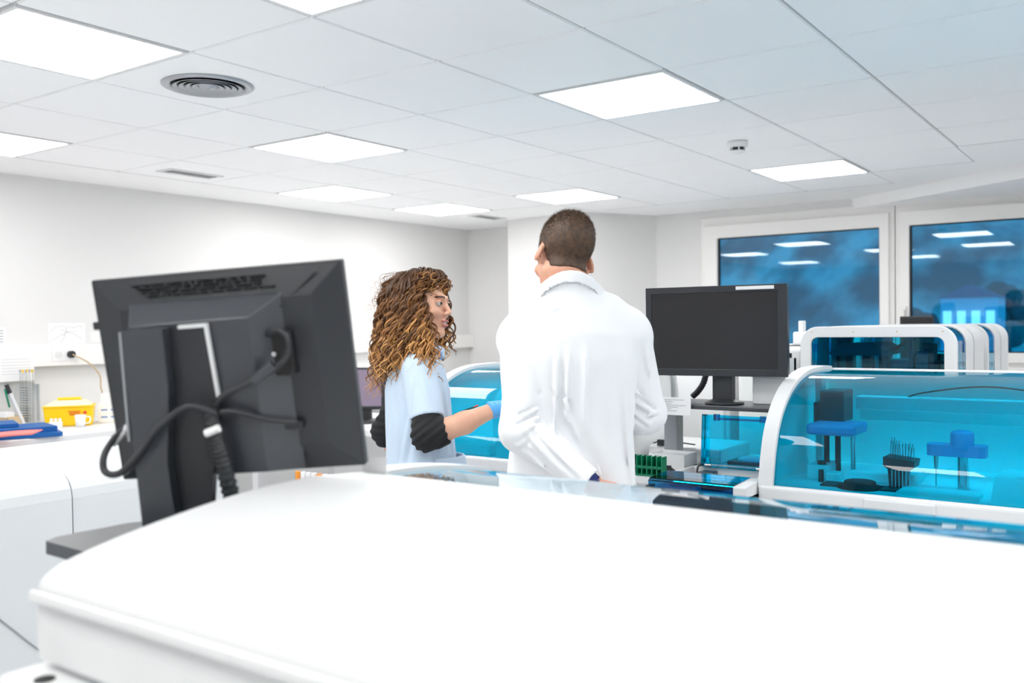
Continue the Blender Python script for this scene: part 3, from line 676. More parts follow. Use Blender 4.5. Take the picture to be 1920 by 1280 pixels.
# monitor shelf
s2 = thing('monitor_shelf', 'dark grey shelf under the left monitor, behind the foreground analyser', 'shelf', (2.65, -1.15, 0))
q = MB(); q.prism([(2.487, -1.20), (2.50, -1.225), (2.77, -1.235), (2.77, -1.0), (2.50, -1.06), (2.49, -1.08)], 'z', 1.152, 1.172); fixn(part('shelf_board', q, M_charl, s2, bevel=.004))
part('post', MB().box((2.515, -1.20, 0), (2.57, -1.12, 1.152)), M_charl, s2, bevel=.004)
part('post_foot', MB().box((2.42, -1.3, 0), (2.67, -1.02, .02)), M_charl, s2, bevel=.004)
# left monitor, back seen
Ml = axes_matrix((2.529, -1.162, 1.577), (2.888, -.964, 1.603), (2.529, -1.108, 1.252), (2.887, -.91, 1.279), .41, .329)
ml = thing('monitor', 'black square monitor seen from behind at the left, cables hanging', 'monitor', M=Ml)
W2, H2_ = .205, .165   # local: x right, y up, z towards the camera side (the monitor's back)
q = MB(); q.box((-W2, -H2_, -.022), (W2, H2_, -.002)); q.build('front_bezel', M_black, ml, bevel=.003)
def frustum(x0, x1, y0, y1, z0, x2, x3, y2, y3, z1):
    m_ = MB(); m_.add([(x0, y0, z0), (x1, y0, z0), (x1, y1, z0), (x0, y1, z0), (x2, y2, z1), (x3, y2, z1), (x3, y3, z1), (x2, y3, z1)], [(0, 3, 2, 1), (4, 5, 6, 7), (0, 1, 5, 4), (1, 2, 6, 5), (2, 3, 7, 6), (3, 0, 4, 7)]); return m_
bc = frustum(-W2 + .002, W2 - .002, -H2_ + .002, H2_ - .002, -.003, -W2 + .05, W2 - .05, -H2_ + .045, H2_ - .05, .014)
bcv = bc.build('back_cover', M_char, ml, bevel=.002)
frustum(-.140, .112, -.160, .124, .010, -.124, .066, -.150, .092, .052).build('rear_housing', M_charl, ml, bevel=.002)
v = MB(); random.seed(3)
for r_ in range(4):
    x = -.135 + .008 * r_
    while x < .08:
        L_ = random.choice((.006, .012, .02, .026)); v.box((x, .150 - r_ * .0060 , .003), (x + L_, .1522 - r_ * .0060, .0066 + .0016 * r_)); x += L_ + .004
v.build('vent_slots', M_dark, ml)
for x, y in ((.155, .085), (.128, .03), (.15, -.08)): MB().cyl((x, y, .005), (x, y, .0125), .005, n=14).build('screw_boss', M_black, ml)
q = MB().tube([(.105, .10, .016), (.165, .15, .006)], .0016, 6); q.build('parting_line', M_black, ml)
MB().box((-.215, .085, -.018), (-.203, .098, -.004)).build('side_lock', M_black, ml, bevel=.002)
# neck in front of the housing: pale left wing, dark channel, metal rim
q = MB().prism([(-.121, .090), (-.056, .088), (-.060, .0), (-.080, -.12), (-.082, -.240), (-.137, -.236), (-.134, -.17)], 'z', .050, .082); fixn(q.build('stand_neck', M_charl, ml, bevel=.002))
q = MB().prism([(-.058, .088), (.002, .086), (.004, -.03), (-.01, -.10), (-.03, -.20), (-.035, -.243), (-.082, -.240), (-.080, -.12), (-.062, .0)], 'z', .046, .060); fixn(q.build('channel', M_black, ml))
q = MB().prism([(.0, .088), (.005, .088), (.009, -.03), (.004, -.03)], 'z', .055, .062); fixn(q.build('metal_rim', M_lgrey, ml))
q = MB().box((-.040, .084, .055), (.005, .089, .064)); q.build('metal_rim', M_lgrey, ml)
q = MB().prism([(-.124, .088), (-.121, .088), (-.134, -.08), (-.137, -.08)], 'z', .07, .083); fixn(q.build('metal_rim', M_mgrey, ml))
# connector recess and cables
q = MB().box((.070, -.005, .012), (.120, .064, .0300)); rec = q.build('connector_recess', M_dark, ml, bevel=.002)
MB().cyl((.092, .030, .03), (.092, .030, .033), .0035, n=12).build('screw', M_steel, rec)
MB().box((.073, -.034, .012), (.083, -.014, .034)).build('usb_port', M_wood, rec)
MB().box((.073, -.064, .012), (.078, -.044, .0345)).build('serial_port', M_lgrey, rec)
MB().box((.085, -.092, .012), (.120, -.080, .028)).build('video_socket', M_black, ml, bevel=.002)
def cable(pts, r, m=M_black, name='cable'): return MB().tube(bez(pts, 10), r, 10).build(name, m, ml)
cable([(.0, -.05, .072), (.006, -.035, .074), (.020, -.021, .074), (.047, -.010, .070), (.074, .0, .065), (.102, .012, .06), (.122, .033, .055), (.122, .058, .05), (.108, .067, .045), (.088, .062, .035)], .0045)
MB().tube([(.068, -.004, .066), (.100, .018, .060)], .009, 12).build('cable_plug', M_charl, ml)
cable([(-.001, -.05, .075), (.029, -.047, .07), (.078, -.067, .055), (.112, -.080, .03)], .0045)
cable([(.010, -.045, .085), (-.027, -.030, .095), (-.073, -.057, .10), (-.111, -.096, .10), (-.148, -.124, .10), (-.174, -.122, .095), (-.178, -.100, .085), (-.172, -.080, .06), (-.158, -.066, .035)], .0055)
MB().tube([(-.176, -.088, .062), (-.158, -.068, .038)], .0068, 12).build('cable_ferrule', M_lgrey, ml)
MB().tube([(-.158, -.068, .038), (-.145, -.055, .014)], .009, 12).build('power_plug', M_black, ml)
slv = bez([(-.002, -.040, .080), (.001, -.081, .080), (.007, -.127, .078), (.011, -.20, .070)], 22)
MB().tube(slv, [.0125 + .0016 * math.sin(k * 1.9) for k in range(len(slv))], 14).build('cable_sleeve', M_black, ml)
MB().tube([(-.006, -.073, .094), (.016, -.066, .094)], .006, 10).build('cable_tie', M_paper, ml)
# things behind it, lower right: printer tray
pt = thing('receipt_printer', 'dark grey printer with a white label under the left monitor', 'printer', (2.79, -.98, 1.17))
Mp = Matrix.Translation((2.700, -.99, 1.172)) @ Matrix.Rotation(math.radians(15), 4, 'Z')
def pb(a, b, name, m, bevel=.003): q_ = MB().box(a, b, M=Mp); return part(name, q_, m, pt, bevel)
pb((-.06, -.02, 0), (.07, .08, .035), 'body', M_black); pb((-.03, -.015, .036), (.065, .05, .05), 'tray', M_charl); pb((-.005, -.0225, .004), (.045, -.0205, .03), 'label_sheet', M_paper, 0); pb((-.055, -.024, .006), (-.02, -.02, .030), 'clear_window', M_lgrey, .001)

# wall bench on the left and everything on it
lb = bench('lab_bench', 'long white bench along the left wall', -1.755, -.95, -2.6, 4.6, .93)
def folder(label, loc, rz, w, d, h, m, tilt=0):
    M_ = Matrix.Translation(loc) @ Matrix.Rotation(rz, 4, 'Z') @ Matrix.Rotation(tilt, 4, 'Y')
    t = thing('folder', label, 'folder', M=M_)
    MB().box((-w / 2, -d / 2, 0), (w / 2, d / 2, .003)).build('back_cover', m, t); MB().box((-w / 2, -d / 2, h - .003), (w / 2, d / 2, h)).build('front_cover', m, t)
    MB().box((w / 2 - .004, -d / 2, .003), (w / 2, d / 2, h - .003)).build('spine', m, t); MB().box((-w / 2 + .01, -d / 2 + .008, .004), (w / 2 - .008, d / 2 - .008, h - .004)).build('sheets', M_paper, t)
    return t
folder('blue folder at the bottom of the stack on the left bench', (-1.10, .55, .931), -.35, .30, .36, .022, M_bluef)
folder('blue folder lying slightly open above the lowest one on the left bench', (-1.13, .54, .954), -.25, .27, .34, .028, M_bluef)
folder('thin blue folder on top of the stack at the left edge', (-1.25, .42, .984), -.35, .25, .32, .018, M_bluef)
ck = thing('coral_folder', 'coral red folder bent over the blue folders at the left edge', 'folder', (-.97, .22, .931))
q = MB(); pf = []
for k in range(13):
    t_ = k / 12; pf.append((-.28 + .60 * t_, .028 + .030 * math.cos(t_ * 3.1) ** 2 * (1 - t_) + .026 * t_))
vs = []
for y in (-.10, .10):
    for p in pf: vs.append((p[0], y, p[1]))
    for p in pf: vs.append((p[0], y, p[1] - (.022 * (1 - 0.9 * (p[0] + .28) / .60)) - .004))
n = len(pf); fs = []
for i in range(n - 1): fs += [(i, i + 1, 2 * n + i + 1, 2 * n + i), (n + i, 3 * n + i, 3 * n + i + 1, n + i + 1), (i, n + i, n + i + 1, i + 1), (2 * n + i, 2 * n + i + 1, 3 * n + i + 1, 3 * n + i)]
fs += [(0, 2 * n, 3 * n, n), (n - 1, 2 * n - 1, 4 * n - 1, 3 * n - 1)]
q.add(vs, fs, None, True); qq = MB(); qq.v = [tuple(Matrix.Rotation(.85, 4, 'Z') @ Vector(p)) for p in q.v]; qq.f, qq.mi, qq.sm = q.f, q.mi, q.sm
fixn(qq.build('cover', M_pink, ck))
# sharps container
sc = thing('sharps_container', 'yellow sharps container with pale lid on the left bench', 'sharps bin', (-1.42, 1.0, .931), rotz=math.radians(55))
q = MB(); q.add([(-.125, -.075, 0), (.125, -.075, 0), (.125, .075, 0), (-.125, .075, 0), (-.135, -.085, .115), (.135, -.085, .115), (.135, .085, .115), (-.135, .085, .115)], [(0, 3, 2, 1), (4, 5, 6, 7), (0, 1, 5, 4), (1, 2, 6, 5), (2, 3, 7, 6), (3, 0, 4, 7)]); q.build('tub', M_yellow, sc, bevel=.008, seg=3)
q = MB(); q.box((-.140, -.09, .112), (.140, .09, .120)); q.build('rim', M_yellow, sc, bevel=.003)
q = MB(); q.add([(-.128, -.08, .12), (.128, -.08, .12), (.128, .08, .12), (-.128, .08, .12), (-.085, -.05, .150), (.085, -.05, .150), (.085, .05, .150), (-.085, .05, .150)], [(0, 3, 2, 1), (4, 5, 6, 7), (0, 1, 5, 4), (1, 2, 6, 5), (2, 3, 7, 6), (3, 0, 4, 7)]); q.build('lid', M_amber, sc, bevel=.004)
q = MB().box((-.065, -.02, .150), (.065, .02, .166)); q.build('lid_handle', M_yellow, sc, bevel=.005)
q = MB()
for k in range(3): q.box((.0 + .004 * k, -.0855, .085 - k * .010), (.065, -.0835, .089 - k * .010))
q.build('warning_text', M_red, sc)
q = MB(); q.cyl((.09, -.087, .078), (.09, -.082, .078), .010, n=16); q.build('hazard_mark', M_red, sc)
for x, w_, h_, m_, lab in ((-.06, .05, .05, M_whiter, 'small white rack in front of the yellow sharps container'), (.07, .05, .06, M_whiter, 'white plastic jug in front of the yellow sharps container')):
    c_ = Matrix.Translation((-1.42, 1.0, .931)) @ Matrix.Rotation(math.radians(55), 4, 'Z') @ Vector((x, -.15, 0))
    j = thing('rack' if x < 0 else 'measuring_jug', lab, 'rack' if x < 0 else 'jug', tuple(c_), rotz=math.radians(55))
    if x < 0:
        MB().box((-.035, -.02, 0), (.035, .02, .035)).build('block', m_, j, bevel=.003)
        for k in range(3): MB().cyl((-.022 + k * .022, 0, .035), (-.022 + k * .022, 0, .055), .008, n=12).build('cap', m_, j)
    else:
        q = MB(); q.lathe((0, 0, 0), [(0, 0), (.025, 0), (.03, .07), (.027, .07), (.022, .004)], 24); q.build('cup', m_, j)
        MB().tube(bez([(.028, 0, .06), (.052, 0, .055), (.050, 0, .025), (.027, 0, .02)], 6), .0035, 8).build('handle', m_, j)
# boxes right of the container
def cart(label, loc, s, m, rz=.9, stripes=True):
    t = thing('carton', label, 'box', loc, rotz=rz); MB().box((-s[0] / 2, -s[1] / 2, 0), (s[0] / 2, s[1] / 2, s[2])).build('body', m, t, bevel=.002)
    if stripes:
        q = MB()
        for a in range(2):
            for b in range(2): q.box((-s[0] * .38 + a * s[0] * .42, -s[1] / 2 - .001, s[2] * (.25 + .38 * b)), (-s[0] * .38 + a * s[0] * .42 + s[0] * .28, -s[1] / 2, s[2] * (.34 + .38 * b)))
        q.build('print', M_pblue, t)
    return t
cart('white carton with blue print right of the yellow sharps container', (-1.38, 1.24, .931), (.13, .11, .115), M_paper)
cart('upper white box on the blue-printed carton', (-1.38, 1.245, 1.047), (.11, .09, .06), M_whiter, stripes=False)
cart('beige carton half hidden behind the left monitor', (-1.33, 1.36, .931), (.10, .09, .09), M_wood, stripes=False)
# graduated tube stand
gs = thing('pipette_rack', 'clear upright rack of pipettes left of the yellow sharps container', 'rack', (-1.60, .84, .931))
MB().box((-.05, -.05, 0), (.05, .05, .25)).build('clear_box', M_clear, gs, bevel=.003)
q = MB()
for k in range(14): q.box((-.0505, -.02 + .0, .03 + k * .015), (.051, -.005 + .004 * (k % 3), .033 + k * .015))
q.build('graduation', M_ink, gs)
for k in range(6):
    x, y = -.035 + .03 * (k % 3), -.02 + .04 * (k // 3)
    p_ = MB().cyl((x, y, .02), (x + random.uniform(-.01, .01), y, .33), .004, n=8).build('pipette', M_clear, gs); MB().cyl((x, y, .318), (x, y, .336), .006, n=8).build('pipette_tip', M_yellow if k % 2 else M_ink, p_)
# pipette stand
ps = thing('pipette_stand', 'pipette leaning in a small card stand at the left edge of the bench', 'pipette', (-1.50, .70, .931))
MB().box((-.05, -.045, 0), (.05, .045, .075)).build('stand', M_wood, ps, bevel=.002)
MB().box((-.052, -.05, .07), (.03, .0, .10)).build('stand_top', M_whiter, ps, bevel=.003)
pz = MB().cyl((.055, .05, .005), (0.03, -.025, .21), .009, .012, n=12).build('pipette_body', M_lgrey, ps); MB().cyl((.030, -.025, .21), (.025, -.04, .26), .014, .012, n=12).build('plunger', M_black, pz)
MB().cyl((.035, -.03, .13), (.028, -.05, .235), .006, n=8).build('trigger', M_green, pz)
# wall papers
def paper_on_wall(label, y, z, w, h, kind):
    t = thing('wall_paper_sheet', label, 'paper', (-1.7595 if z > 1.41 else -1.699, y, z))
    MB().box((.0, -w / 2, -h / 2), (.0015, w / 2, h / 2)).build('sheet', M_paper, t)
    q = MB()
    if kind == 'text':
        for k in range(6): q.box((.0015, -w * .42, h * .32 - k * h * .11), (.002, w * random.uniform(.2, .42), h * .33 - k * h * .11))
    elif kind == 'draw':
        for sp in ([(-.45, -.35), (-.2, -.1), (0, .05), (.2, -.02), (.42, -.3)], [(-.45, .1), (-.3, .3), (-.1, .35), (0, .15), (-.1, -.1)], [(-.15, .2), (0, .1), (.15, .12), (.25, .1)], [(.0, .35), (.2, .28), (.35, .38), (.45, .2)], [(-.2, -.4), (-.1, -.25), (-.05, -.05)]):
            q.tube(bez([(.0018, a * w, b * h) for a, b in sp], 6), .0012, 5)
    elif kind == 'mark':
        for k in range(5): q.box((.0015, w * .15, h * .3 - k * h * .14), (.002, w * .42, h * .36 - k * h * .14))
    q.build('ink', M_ink, t)
paper_on_wall('white sheet with a line drawing on the left wall above the trunking', 1.18, 1.475, .24, .135, 'draw')
paper_on_wall('white printed notice hanging on the trunking at the left edge', .83, 1.275, .21, .16, 'text')
paper_on_wall('white sheet with dark marks cut by the left edge above the trunking', .72, 1.46, .16, .12, 'mark')
paper_on_wall('small pale sheet right of the line drawing above the trunking', 1.42, 1.45, .16, .06, 'text')
so = thing('power_socket', 'round white socket and black plug on the left trunking', 'power socket', (-1.70, 1.12, 1.345))
MB().box((0, -.07, -.04), (.004, .10, .04)).build('plate', M_whiter, so, bevel=.002)
MB().cyl((.004, -.03, 0), (.006, -.03, 0), .022, n=24).build('socket_ring', M_lgrey, so)
MB().cyl((.004, .045, .0), (.03, .045, 0), .022, n=24).build('plug', M_black, so)
q = MB().tube(bez([(-1.67, 1.165, 1.345), (-1.62, 1.24, 1.29), (-1.60, 1.30, 1.21), (-1.60, 1.31, 1.12), (-1.58, 1.34, 1.04), (-1.52, 1.42, .98), (-1.45, 1.50, .938)], 10), .0045, 8)
part('power_cord', q, M_wood, so)

# island bench with a small monitor, seen between the left monitor and the woman
bench('lab_bench', 'white bench seen between the left monitor and the woman', -.70, 1.05, 1.70, 2.45, .93)
m3 = thing('monitor', 'small dark monitor with mauve screen between the left monitor and the woman', 'monitor', (.05, 2.0, .93), rotz=math.radians(28))
MB().box((-.18, -.012, .075), (.13, .012, .325)).build('display', M_black, m3, bevel=.006)
MB().box((-.17, -.0135, .095), (.098, -.012, .312)).build('screen', mat('mauve_screen', (.16, .13, .18), .4, emit=(.16, .12, .17), estr=.35), m3)
MB().box((-.04, 0, .02), (.03, .03, .12)).build('stand_neck', M_black, m3); q = MB(); q.lathe((0, 0, 0), [(0, 0), (.13, 0), (.12, .012), (0, .02)], 24); q.build('stand_base', M_black, m3)
kb = thing('glass_flask', 'small clear flask at the foot of the mauve-screened monitor', 'flask', (.02, 1.83, .931))
q = MB(); q.lathe((0, 0, 0), [(0, 0), (.03, 0), (.028, .03), (.012, .05), (.012, .075), (.009, .075), (.009, .05), (0, .02)], 20); q.build('bulb', M_clear, kb); MB().cyl((0, 0, .075), (0, 0, .085), .013, n=14).build('stopper', M_ink, kb)
lt = thing('lower_shelf_rack', 'white rack of sample vials on the lower shelf beside the woman\'s black sleeve', 'rack', (.34, 1.50, 0))
part('frame', MB().box((.05, 1.36, .60), (.62, 1.66, .64)), M_whiter, lt, bevel=.004)
for x in (.08, .58): part('leg', MB().box((x - .02, 1.4, 0), (x + .02, 1.62, .6)), M_lgrey, lt)
for k in range(12): q = MB().cyl((.10 + k * .042, 1.42, .64), (.10 + k * .042, 1.42, .72), .014, n=12); part('vial', q, M_whiter if k % 4 else mat('orange_plastic', (.85, .32, .03), .5), lt)
for k in range(6): part('bracket', MB().box((.10 + k * .08, 1.355, .585), (.13 + k * .08, 1.362, .60)), M_black, lt)
#@@PART3
# ------------------------------------------------------------------ people: bodies and clothes as blended volumes
def v3(*a): return np.array(a, float)
def smin(a, b, k):
    h = np.clip(.5 + .5 * (b - a) / k, 0, 1); return b * (1 - h) + a * h - k * h * (1 - h)
def smax(a, b, k): return -smin(-a, -b, k)
def s_ell(P, c, r, Rm=None):
    q = P - v3(*c)
    if Rm is not None: q = q @ Rm
    r = np.array(r, float); k0 = np.linalg.norm(q / r, axis=1); k1 = np.linalg.norm(q / (r * r), axis=1) + 1e-9
    return k0 * (k0 - 1) / k1
def s_cone(P, a, b, ra, rb):
    a = v3(*a); b = v3(*b); d = b - a; t = np.clip((P - a) @ d / (d @ d), 0, 1)
    return np.linalg.norm(P - a - t[:, None] * d, axis=1) - (ra + (rb - ra) * t)
def s_loft(P, zs, a, b, cx, cy_, rot=0.0):
    """Upright stack of ellipses (half widths a, b, centres cx, cy at heights zs), turned by rot."""
    z = P[:, 2]; A = np.interp(z, zs, a); B = np.interp(z, zs, b); X = P[:, 0] - np.interp(z, zs, cx); Yy = P[:, 1] - np.interp(z, zs, cy_)
    if rot: c, s = math.cos(rot), math.sin(rot); X, Yy = X * c + Yy * s, -X * s + Yy * c
    k = np.sqrt((X / A) ** 2 + (Yy / B) ** 2) + 1e-9; g = np.sqrt((X / A ** 2) ** 2 + (Yy / B ** 2) ** 2) / k + 1e-9
    d = (k - 1) / g
    return np.maximum(np.maximum(d, zs[0] - z), z - zs[-1])
def groove(P, a, b, w, amp):
    """Displacement of a cloth fold along the segment a-b: positive amp raises a ridge."""
    a = v3(*a); b = v3(*b); d = b - a; t = np.clip((P - a) @ d / (d @ d), 0, 1)
    q = np.linalg.norm(P - a - t[:, None] * d, axis=1); f = np.sin(np.pi * np.clip(t, .02, .98)) ** .6
    return amp * f * (np.exp(-(q / w) ** 2) - .6 * np.exp(-((q - 1.6 * w) / w) ** 2))
def surface(fn, lo, hi, h, band=3.0):
    """Surface nets over a distance function, evaluated near the surface only."""
    lo = np.array(lo, float); n = np.ceil((np.array(hi) - lo) / h).astype(int) + 1
    n = ((n + 7) // 8) * 8
    g = [lo[i] + h * np.arange(n[i]) for i in range(3)]; F = np.full(tuple(n), 9.0, np.float32); B = 8
    nb = n // B; c = [lo[i] + h * (np.arange(nb[i]) * B + B / 2) for i in range(3)]
    C3 = np.stack(np.meshgrid(*c, indexing='ij'), -1).reshape(-1, 3); dc = fn(C3); F.reshape(-1)
    idx = np.stack(np.meshgrid(*[np.arange(k) for k in nb], indexing='ij'), -1).reshape(-1, 3)
    act = np.abs(dc) < h * B * .87 * 1.6 + .03
    for (i, j, k), d in zip(idx[~act], dc[~act]):
        if d < 0: F[i * B:(i + 1) * B, j * B:(j + 1) * B, k * B:(k + 1) * B] = -9.0
    A = idx[act]; off = np.stack(np.meshgrid(*[np.arange(B)] * 3, indexing='ij'), -1).reshape(-1, 3)
    for s in range(0, len(A), 600):
        I = (A[s:s + 600, None, :] * B + off[None]).reshape(-1, 3); F[I[:, 0], I[:, 1], I[:, 2]] = fn(lo + h * I)
    S = F < 0; sh = [slice(0, -1), slice(1, None)]
    cnt = sum(S[sh[a], sh[b], sh[c_]].astype(np.int8) for a in (0, 1) for b in (0, 1) for c_ in (0, 1))
    cell = np.argwhere((cnt > 0) & (cnt < 8)); cid = -np.ones(tuple(np.array(F.shape) - 1), int); cid[tuple(cell.T)] = np.arange(len(cell))
    acc = np.zeros((len(cell), 3)); w = np.zeros(len(cell)); cor = [(a, b, c_) for a in (0, 1) for b in (0, 1) for c_ in (0, 1)]
    for p in cor:
        for ax in range(3):
            if p[ax]: continue
            q = list(p); q[ax] = 1; f0 = F[tuple((cell + p).T)]; f1 = F[tuple((cell + q).T)]; m = (f0 < 0) != (f1 < 0)
            t = np.where(m, f0 / np.where(m, f0 - f1, 1), 0); pos = np.array(p, float) + np.zeros((len(cell), 3)); pos[:, ax] = t
            acc[m] += pos[m]; w[m] += 1
    V = lo + h * (cell + acc / w[:, None]); Q = []
    for ax in range(3):
        sl0 = [slice(None)] * 3; sl1 = [slice(None)] * 3; sl0[ax] = slice(0, -1); sl1[ax] = slice(1, None)
        E_ = np.argwhere(S[tuple(sl0)] != S[tuple(sl1)]); u, v_ = (ax + 1) % 3, (ax + 2) % 3
        E_ = E_[(E_[:, u] > 0) & (E_[:, v_] > 0) & (E_[:, u] < F.shape[u] - 1) & (E_[:, v_] < F.shape[v_] - 1)]
        def nb_(du, dv): e = E_.copy(); e[:, u] -= du; e[:, v_] -= dv; return cid[tuple(e.T)]
        q = np.stack([nb_(0, 0), nb_(1, 0), nb_(1, 1), nb_(0, 1)], 1); ins = S[tuple(E_.T)]
        q[~ins] = q[~ins][:, ::-1]; Q.append(q)
    return V, np.concatenate(Q)
def vol(name, fn, lo, hi, h, m, parent=None, smooth=2, mats=None, pick=None):
    V, Q = surface(fn, lo, hi, h); me = bpy.data.meshes.new(name)
    me.vertices.add(len(V)); me.vertices.foreach_set('co', V.ravel()); me.loops.add(len(Q) * 4); me.loops.foreach_set('vertex_index', Q.ravel())
    me.polygons.add(len(Q)); me.polygons.foreach_set('loop_start', np.arange(len(Q)) * 4); me.polygons.foreach_set('loop_total', np.full(len(Q), 4))
    for x in (mats or [m]): me.materials.append(x)
    if pick is not None: me.polygons.foreach_set('material_index', pick(V[Q].mean(1)).astype(np.int32))
    me.polygons.foreach_set('use_smooth', np.ones(len(Q), bool)); me.update(); me.validate()
    o = bpy.data.objects.new(name, me); COL.objects.link(o)
    if parent: o.parent = parent
    if smooth: s = o.modifiers.new('smooth', 'SMOOTH'); s.iterations = smooth; s.factor = .5
    return o
def frame(fwd, up_hint, roll=0.0):
    """Columns: person's right, forward, up."""
    f = Vector(fwd).normalized(); r = f.cross(Vector(up_hint)).normalized(); u = r.cross(f)
    r2 = r * math.cos(roll) + u * math.sin(roll); u2 = -r * math.sin(roll) + u * math.cos(roll)
    return np.array([[r2.x, f.x, u2.x], [r2.y, f.y, u2.y], [r2.z, f.z, u2.z]])
def head_sdf(P, c, Rm, s=1.0, fem=False):
    q = ((P - v3(*c)) @ Rm) / s
    m = q.copy(); m[:, 0] = np.abs(m[:, 0])
    d = s_ell(q, (0, -.022, .038), (.074, .097, .086))
    d = smin(d, s_ell(q, (0, .030, -.022), (.060, .062, .085)), .03)
    d = smin(d, s_cone(m, (.050, .0, -.055), (.014, .066, -.098), .018, .016), .03)
    d = smin(d, s_ell(q, (0, .070, -.100), (.020, .018, .016)), .015)
    d = smin(d, s_ell(m, (.038, .070, -.022), (.024, .016, .018)), .02)
    d = smin(d, s_ell(q, (0, .088, .030), (.045, .012, .010)), .018)
    d = smax(d, -s_ell(m, (.031, .102, .010), (.017, .014, .012)), .014)
    d = smin(d, s_cone(q, (0, .090, .018), (0, .112, -.022), .007, .0095), .010)
    d = smin(d, s_ell(m, (.010, .103, -.028), (.008, .009, .0065)), .006)
    d = smin(d, s_ell(q, (0, .097, -.056), (.022, .009, .0055)), .007)
    d = smin(d, s_ell(q, (0, .095, -.070), (.019, .009, .0065)), .007)
    d = smax(d, -s_ell(q, (0, .107, -.0625), (.019, .011, .0028 if not fem else .0042)), .003)
    d = smin(d, s_ell(m, (.0825 if not fem else .079, -.006, -.006), (.008, .019, .032), np.array([[.94, 0, -.34], [0, 1, 0], [.34, 0, .94]])), .010)
    d = smin(d, s_ell(m, (.077, .000, -.032), (.006, .009, .011)), .006)
    d = smax(d, -s_ell(m, (.0865, .002, -.004), (.0055, .009, .017)), .005)
    return d * s
def hand_sdf(P, w, dirv, nrm, s=1.0, curl=.5, right=True):
    """Wrist point w, direction towards the fingers, palm normal; palm, four bent fingers and thumb."""
    f = Vector(dirv).normalized(); n = Vector(nrm); n = (n - f * n.dot(f)).normalized(); t = f.cross(n) * (1 if right else -1)
    w = Vector(w); G = lambda a, b, c: tuple(w + f * (a * s) + t * (b * s) + n * (c * s))
    d = s_cone(P, G(.0, 0, 0), G(.03, 0, 0), .026 * s, .026 * s)
    for b in (-.028, -.010, .010, .028): d = smin(d, s_cone(P, G(.02, b * .5, 0), G(.085, b, .0), .015 * s, .011 * s), .012)
    for b, L in ((-.030, .062), (-.010, .075), (.010, .078), (.029, .070)):
        a1 = curl * .6; a2 = curl * 1.5; p0 = G(.085, b, 0); p1 = G(.085 + L * .5 * math.cos(a1), b * 1.1, L * .5 * math.sin(a1))
        p2 = G(.085 + L * .5 * math.cos(a1) + L * .5 * math.cos(a2), b * 1.1, L * .5 * math.sin(a1) + L * .5 * math.sin(a2))
        d = smin(d, s_cone(P, p0, p1, .0095 * s, .0085 * s), .004); d = smin(d, s_cone(P, p1, p2, .0085 * s, .0072 * s), .003)
    d = smin(d, s_cone(P, G(.02, .022, .005), G(.055, .050, .02), .014 * s, .011 * s), .01)
    d = smin(d, s_cone(P, G(.055, .050, .02), G(.085, .052, .035), .0105 * s, .0085 * s), .004)
    return d
def legs(P, cx, cy_, d, rot):
    c, s = math.cos(rot), math.sin(rot)
    for k in (-1, 1):
        ox, oy = cx + k * .095 * c, cy_ + k * .095 * s
        d = smin(d, s_cone(P, (ox * 1.0, oy, .92), (ox, oy, .50), .085, .055), .03); d = smin(d, s_cone(P, (ox, oy, .50), (ox, oy, .09), .055, .038), .02)
        d = smin(d, s_cone(P, (ox, oy, .06), (ox - s * .15, oy + c * .15, .04), .04, .03), .02)
    return d
def hairs(name, V, N, length, rnd, lean, w, m, parent, seed=1, cols=None):
    rs = np.random.RandomState(seed); n = len(V); D = N + lean + rs.normal(0, rnd, (n, 3)); D /= np.linalg.norm(D, axis=1)[:, None]
    A = np.cross(D, rs.normal(0, 1, (n, 3))); A /= np.linalg.norm(A, axis=1)[:, None]; B = np.cross(D, A); L = length * rs.uniform(.6, 1.1, (n, 1)) if np.isscalar(length) else length[:, None] * rs.uniform(.6, 1.1, (n, 1))
    base = V - D * .001; vs = np.stack([base + A * w, base - A * w * .5 + B * w * .87, base - A * w * .5 - B * w * .87, base + D * L], 1).reshape(-1, 3)
    k = np.arange(n)[:, None, None] * 4; f = (k + np.array([[0, 1, 3], [1, 2, 3], [2, 0, 3]])[None]).reshape(-1, 3)
    return vs, f

M_hair_m = mat('hair_man', (.035, .019, .011), .6, noise=(70, (.11, .058, .030), .2))
def hair_mat():
    m = bpy.data.materials.new('hair_curly'); m.use_nodes = True; nt = m.node_tree; b = nt.nodes['Principled BSDF']
    a = nt.nodes.new('ShaderNodeAttribute'); a.attribute_name = 'tone'; r = nt.nodes.new('ShaderNodeValToRGB')
    e = r.color_ramp.elements; e[0].position = 0; e[0].color = (.022, .010, .006, 1); e[1].position = 1; e[1].color = (.80, .42, .14, 1)
    x = r.color_ramp.elements.new(.35); x.color = (.10, .042, .017, 1); x = r.color_ramp.elements.new(.7); x.color = (.33, .145, .045, 1)
    nt.links.new(a.outputs['Fac'], r.inputs['Fac']); nt.links.new(r.outputs['Color'], b.inputs['Base Color']); b.inputs['Roughness'].default_value = .42
    b.inputs['Specular IOR Level'].default_value = .4
    return m

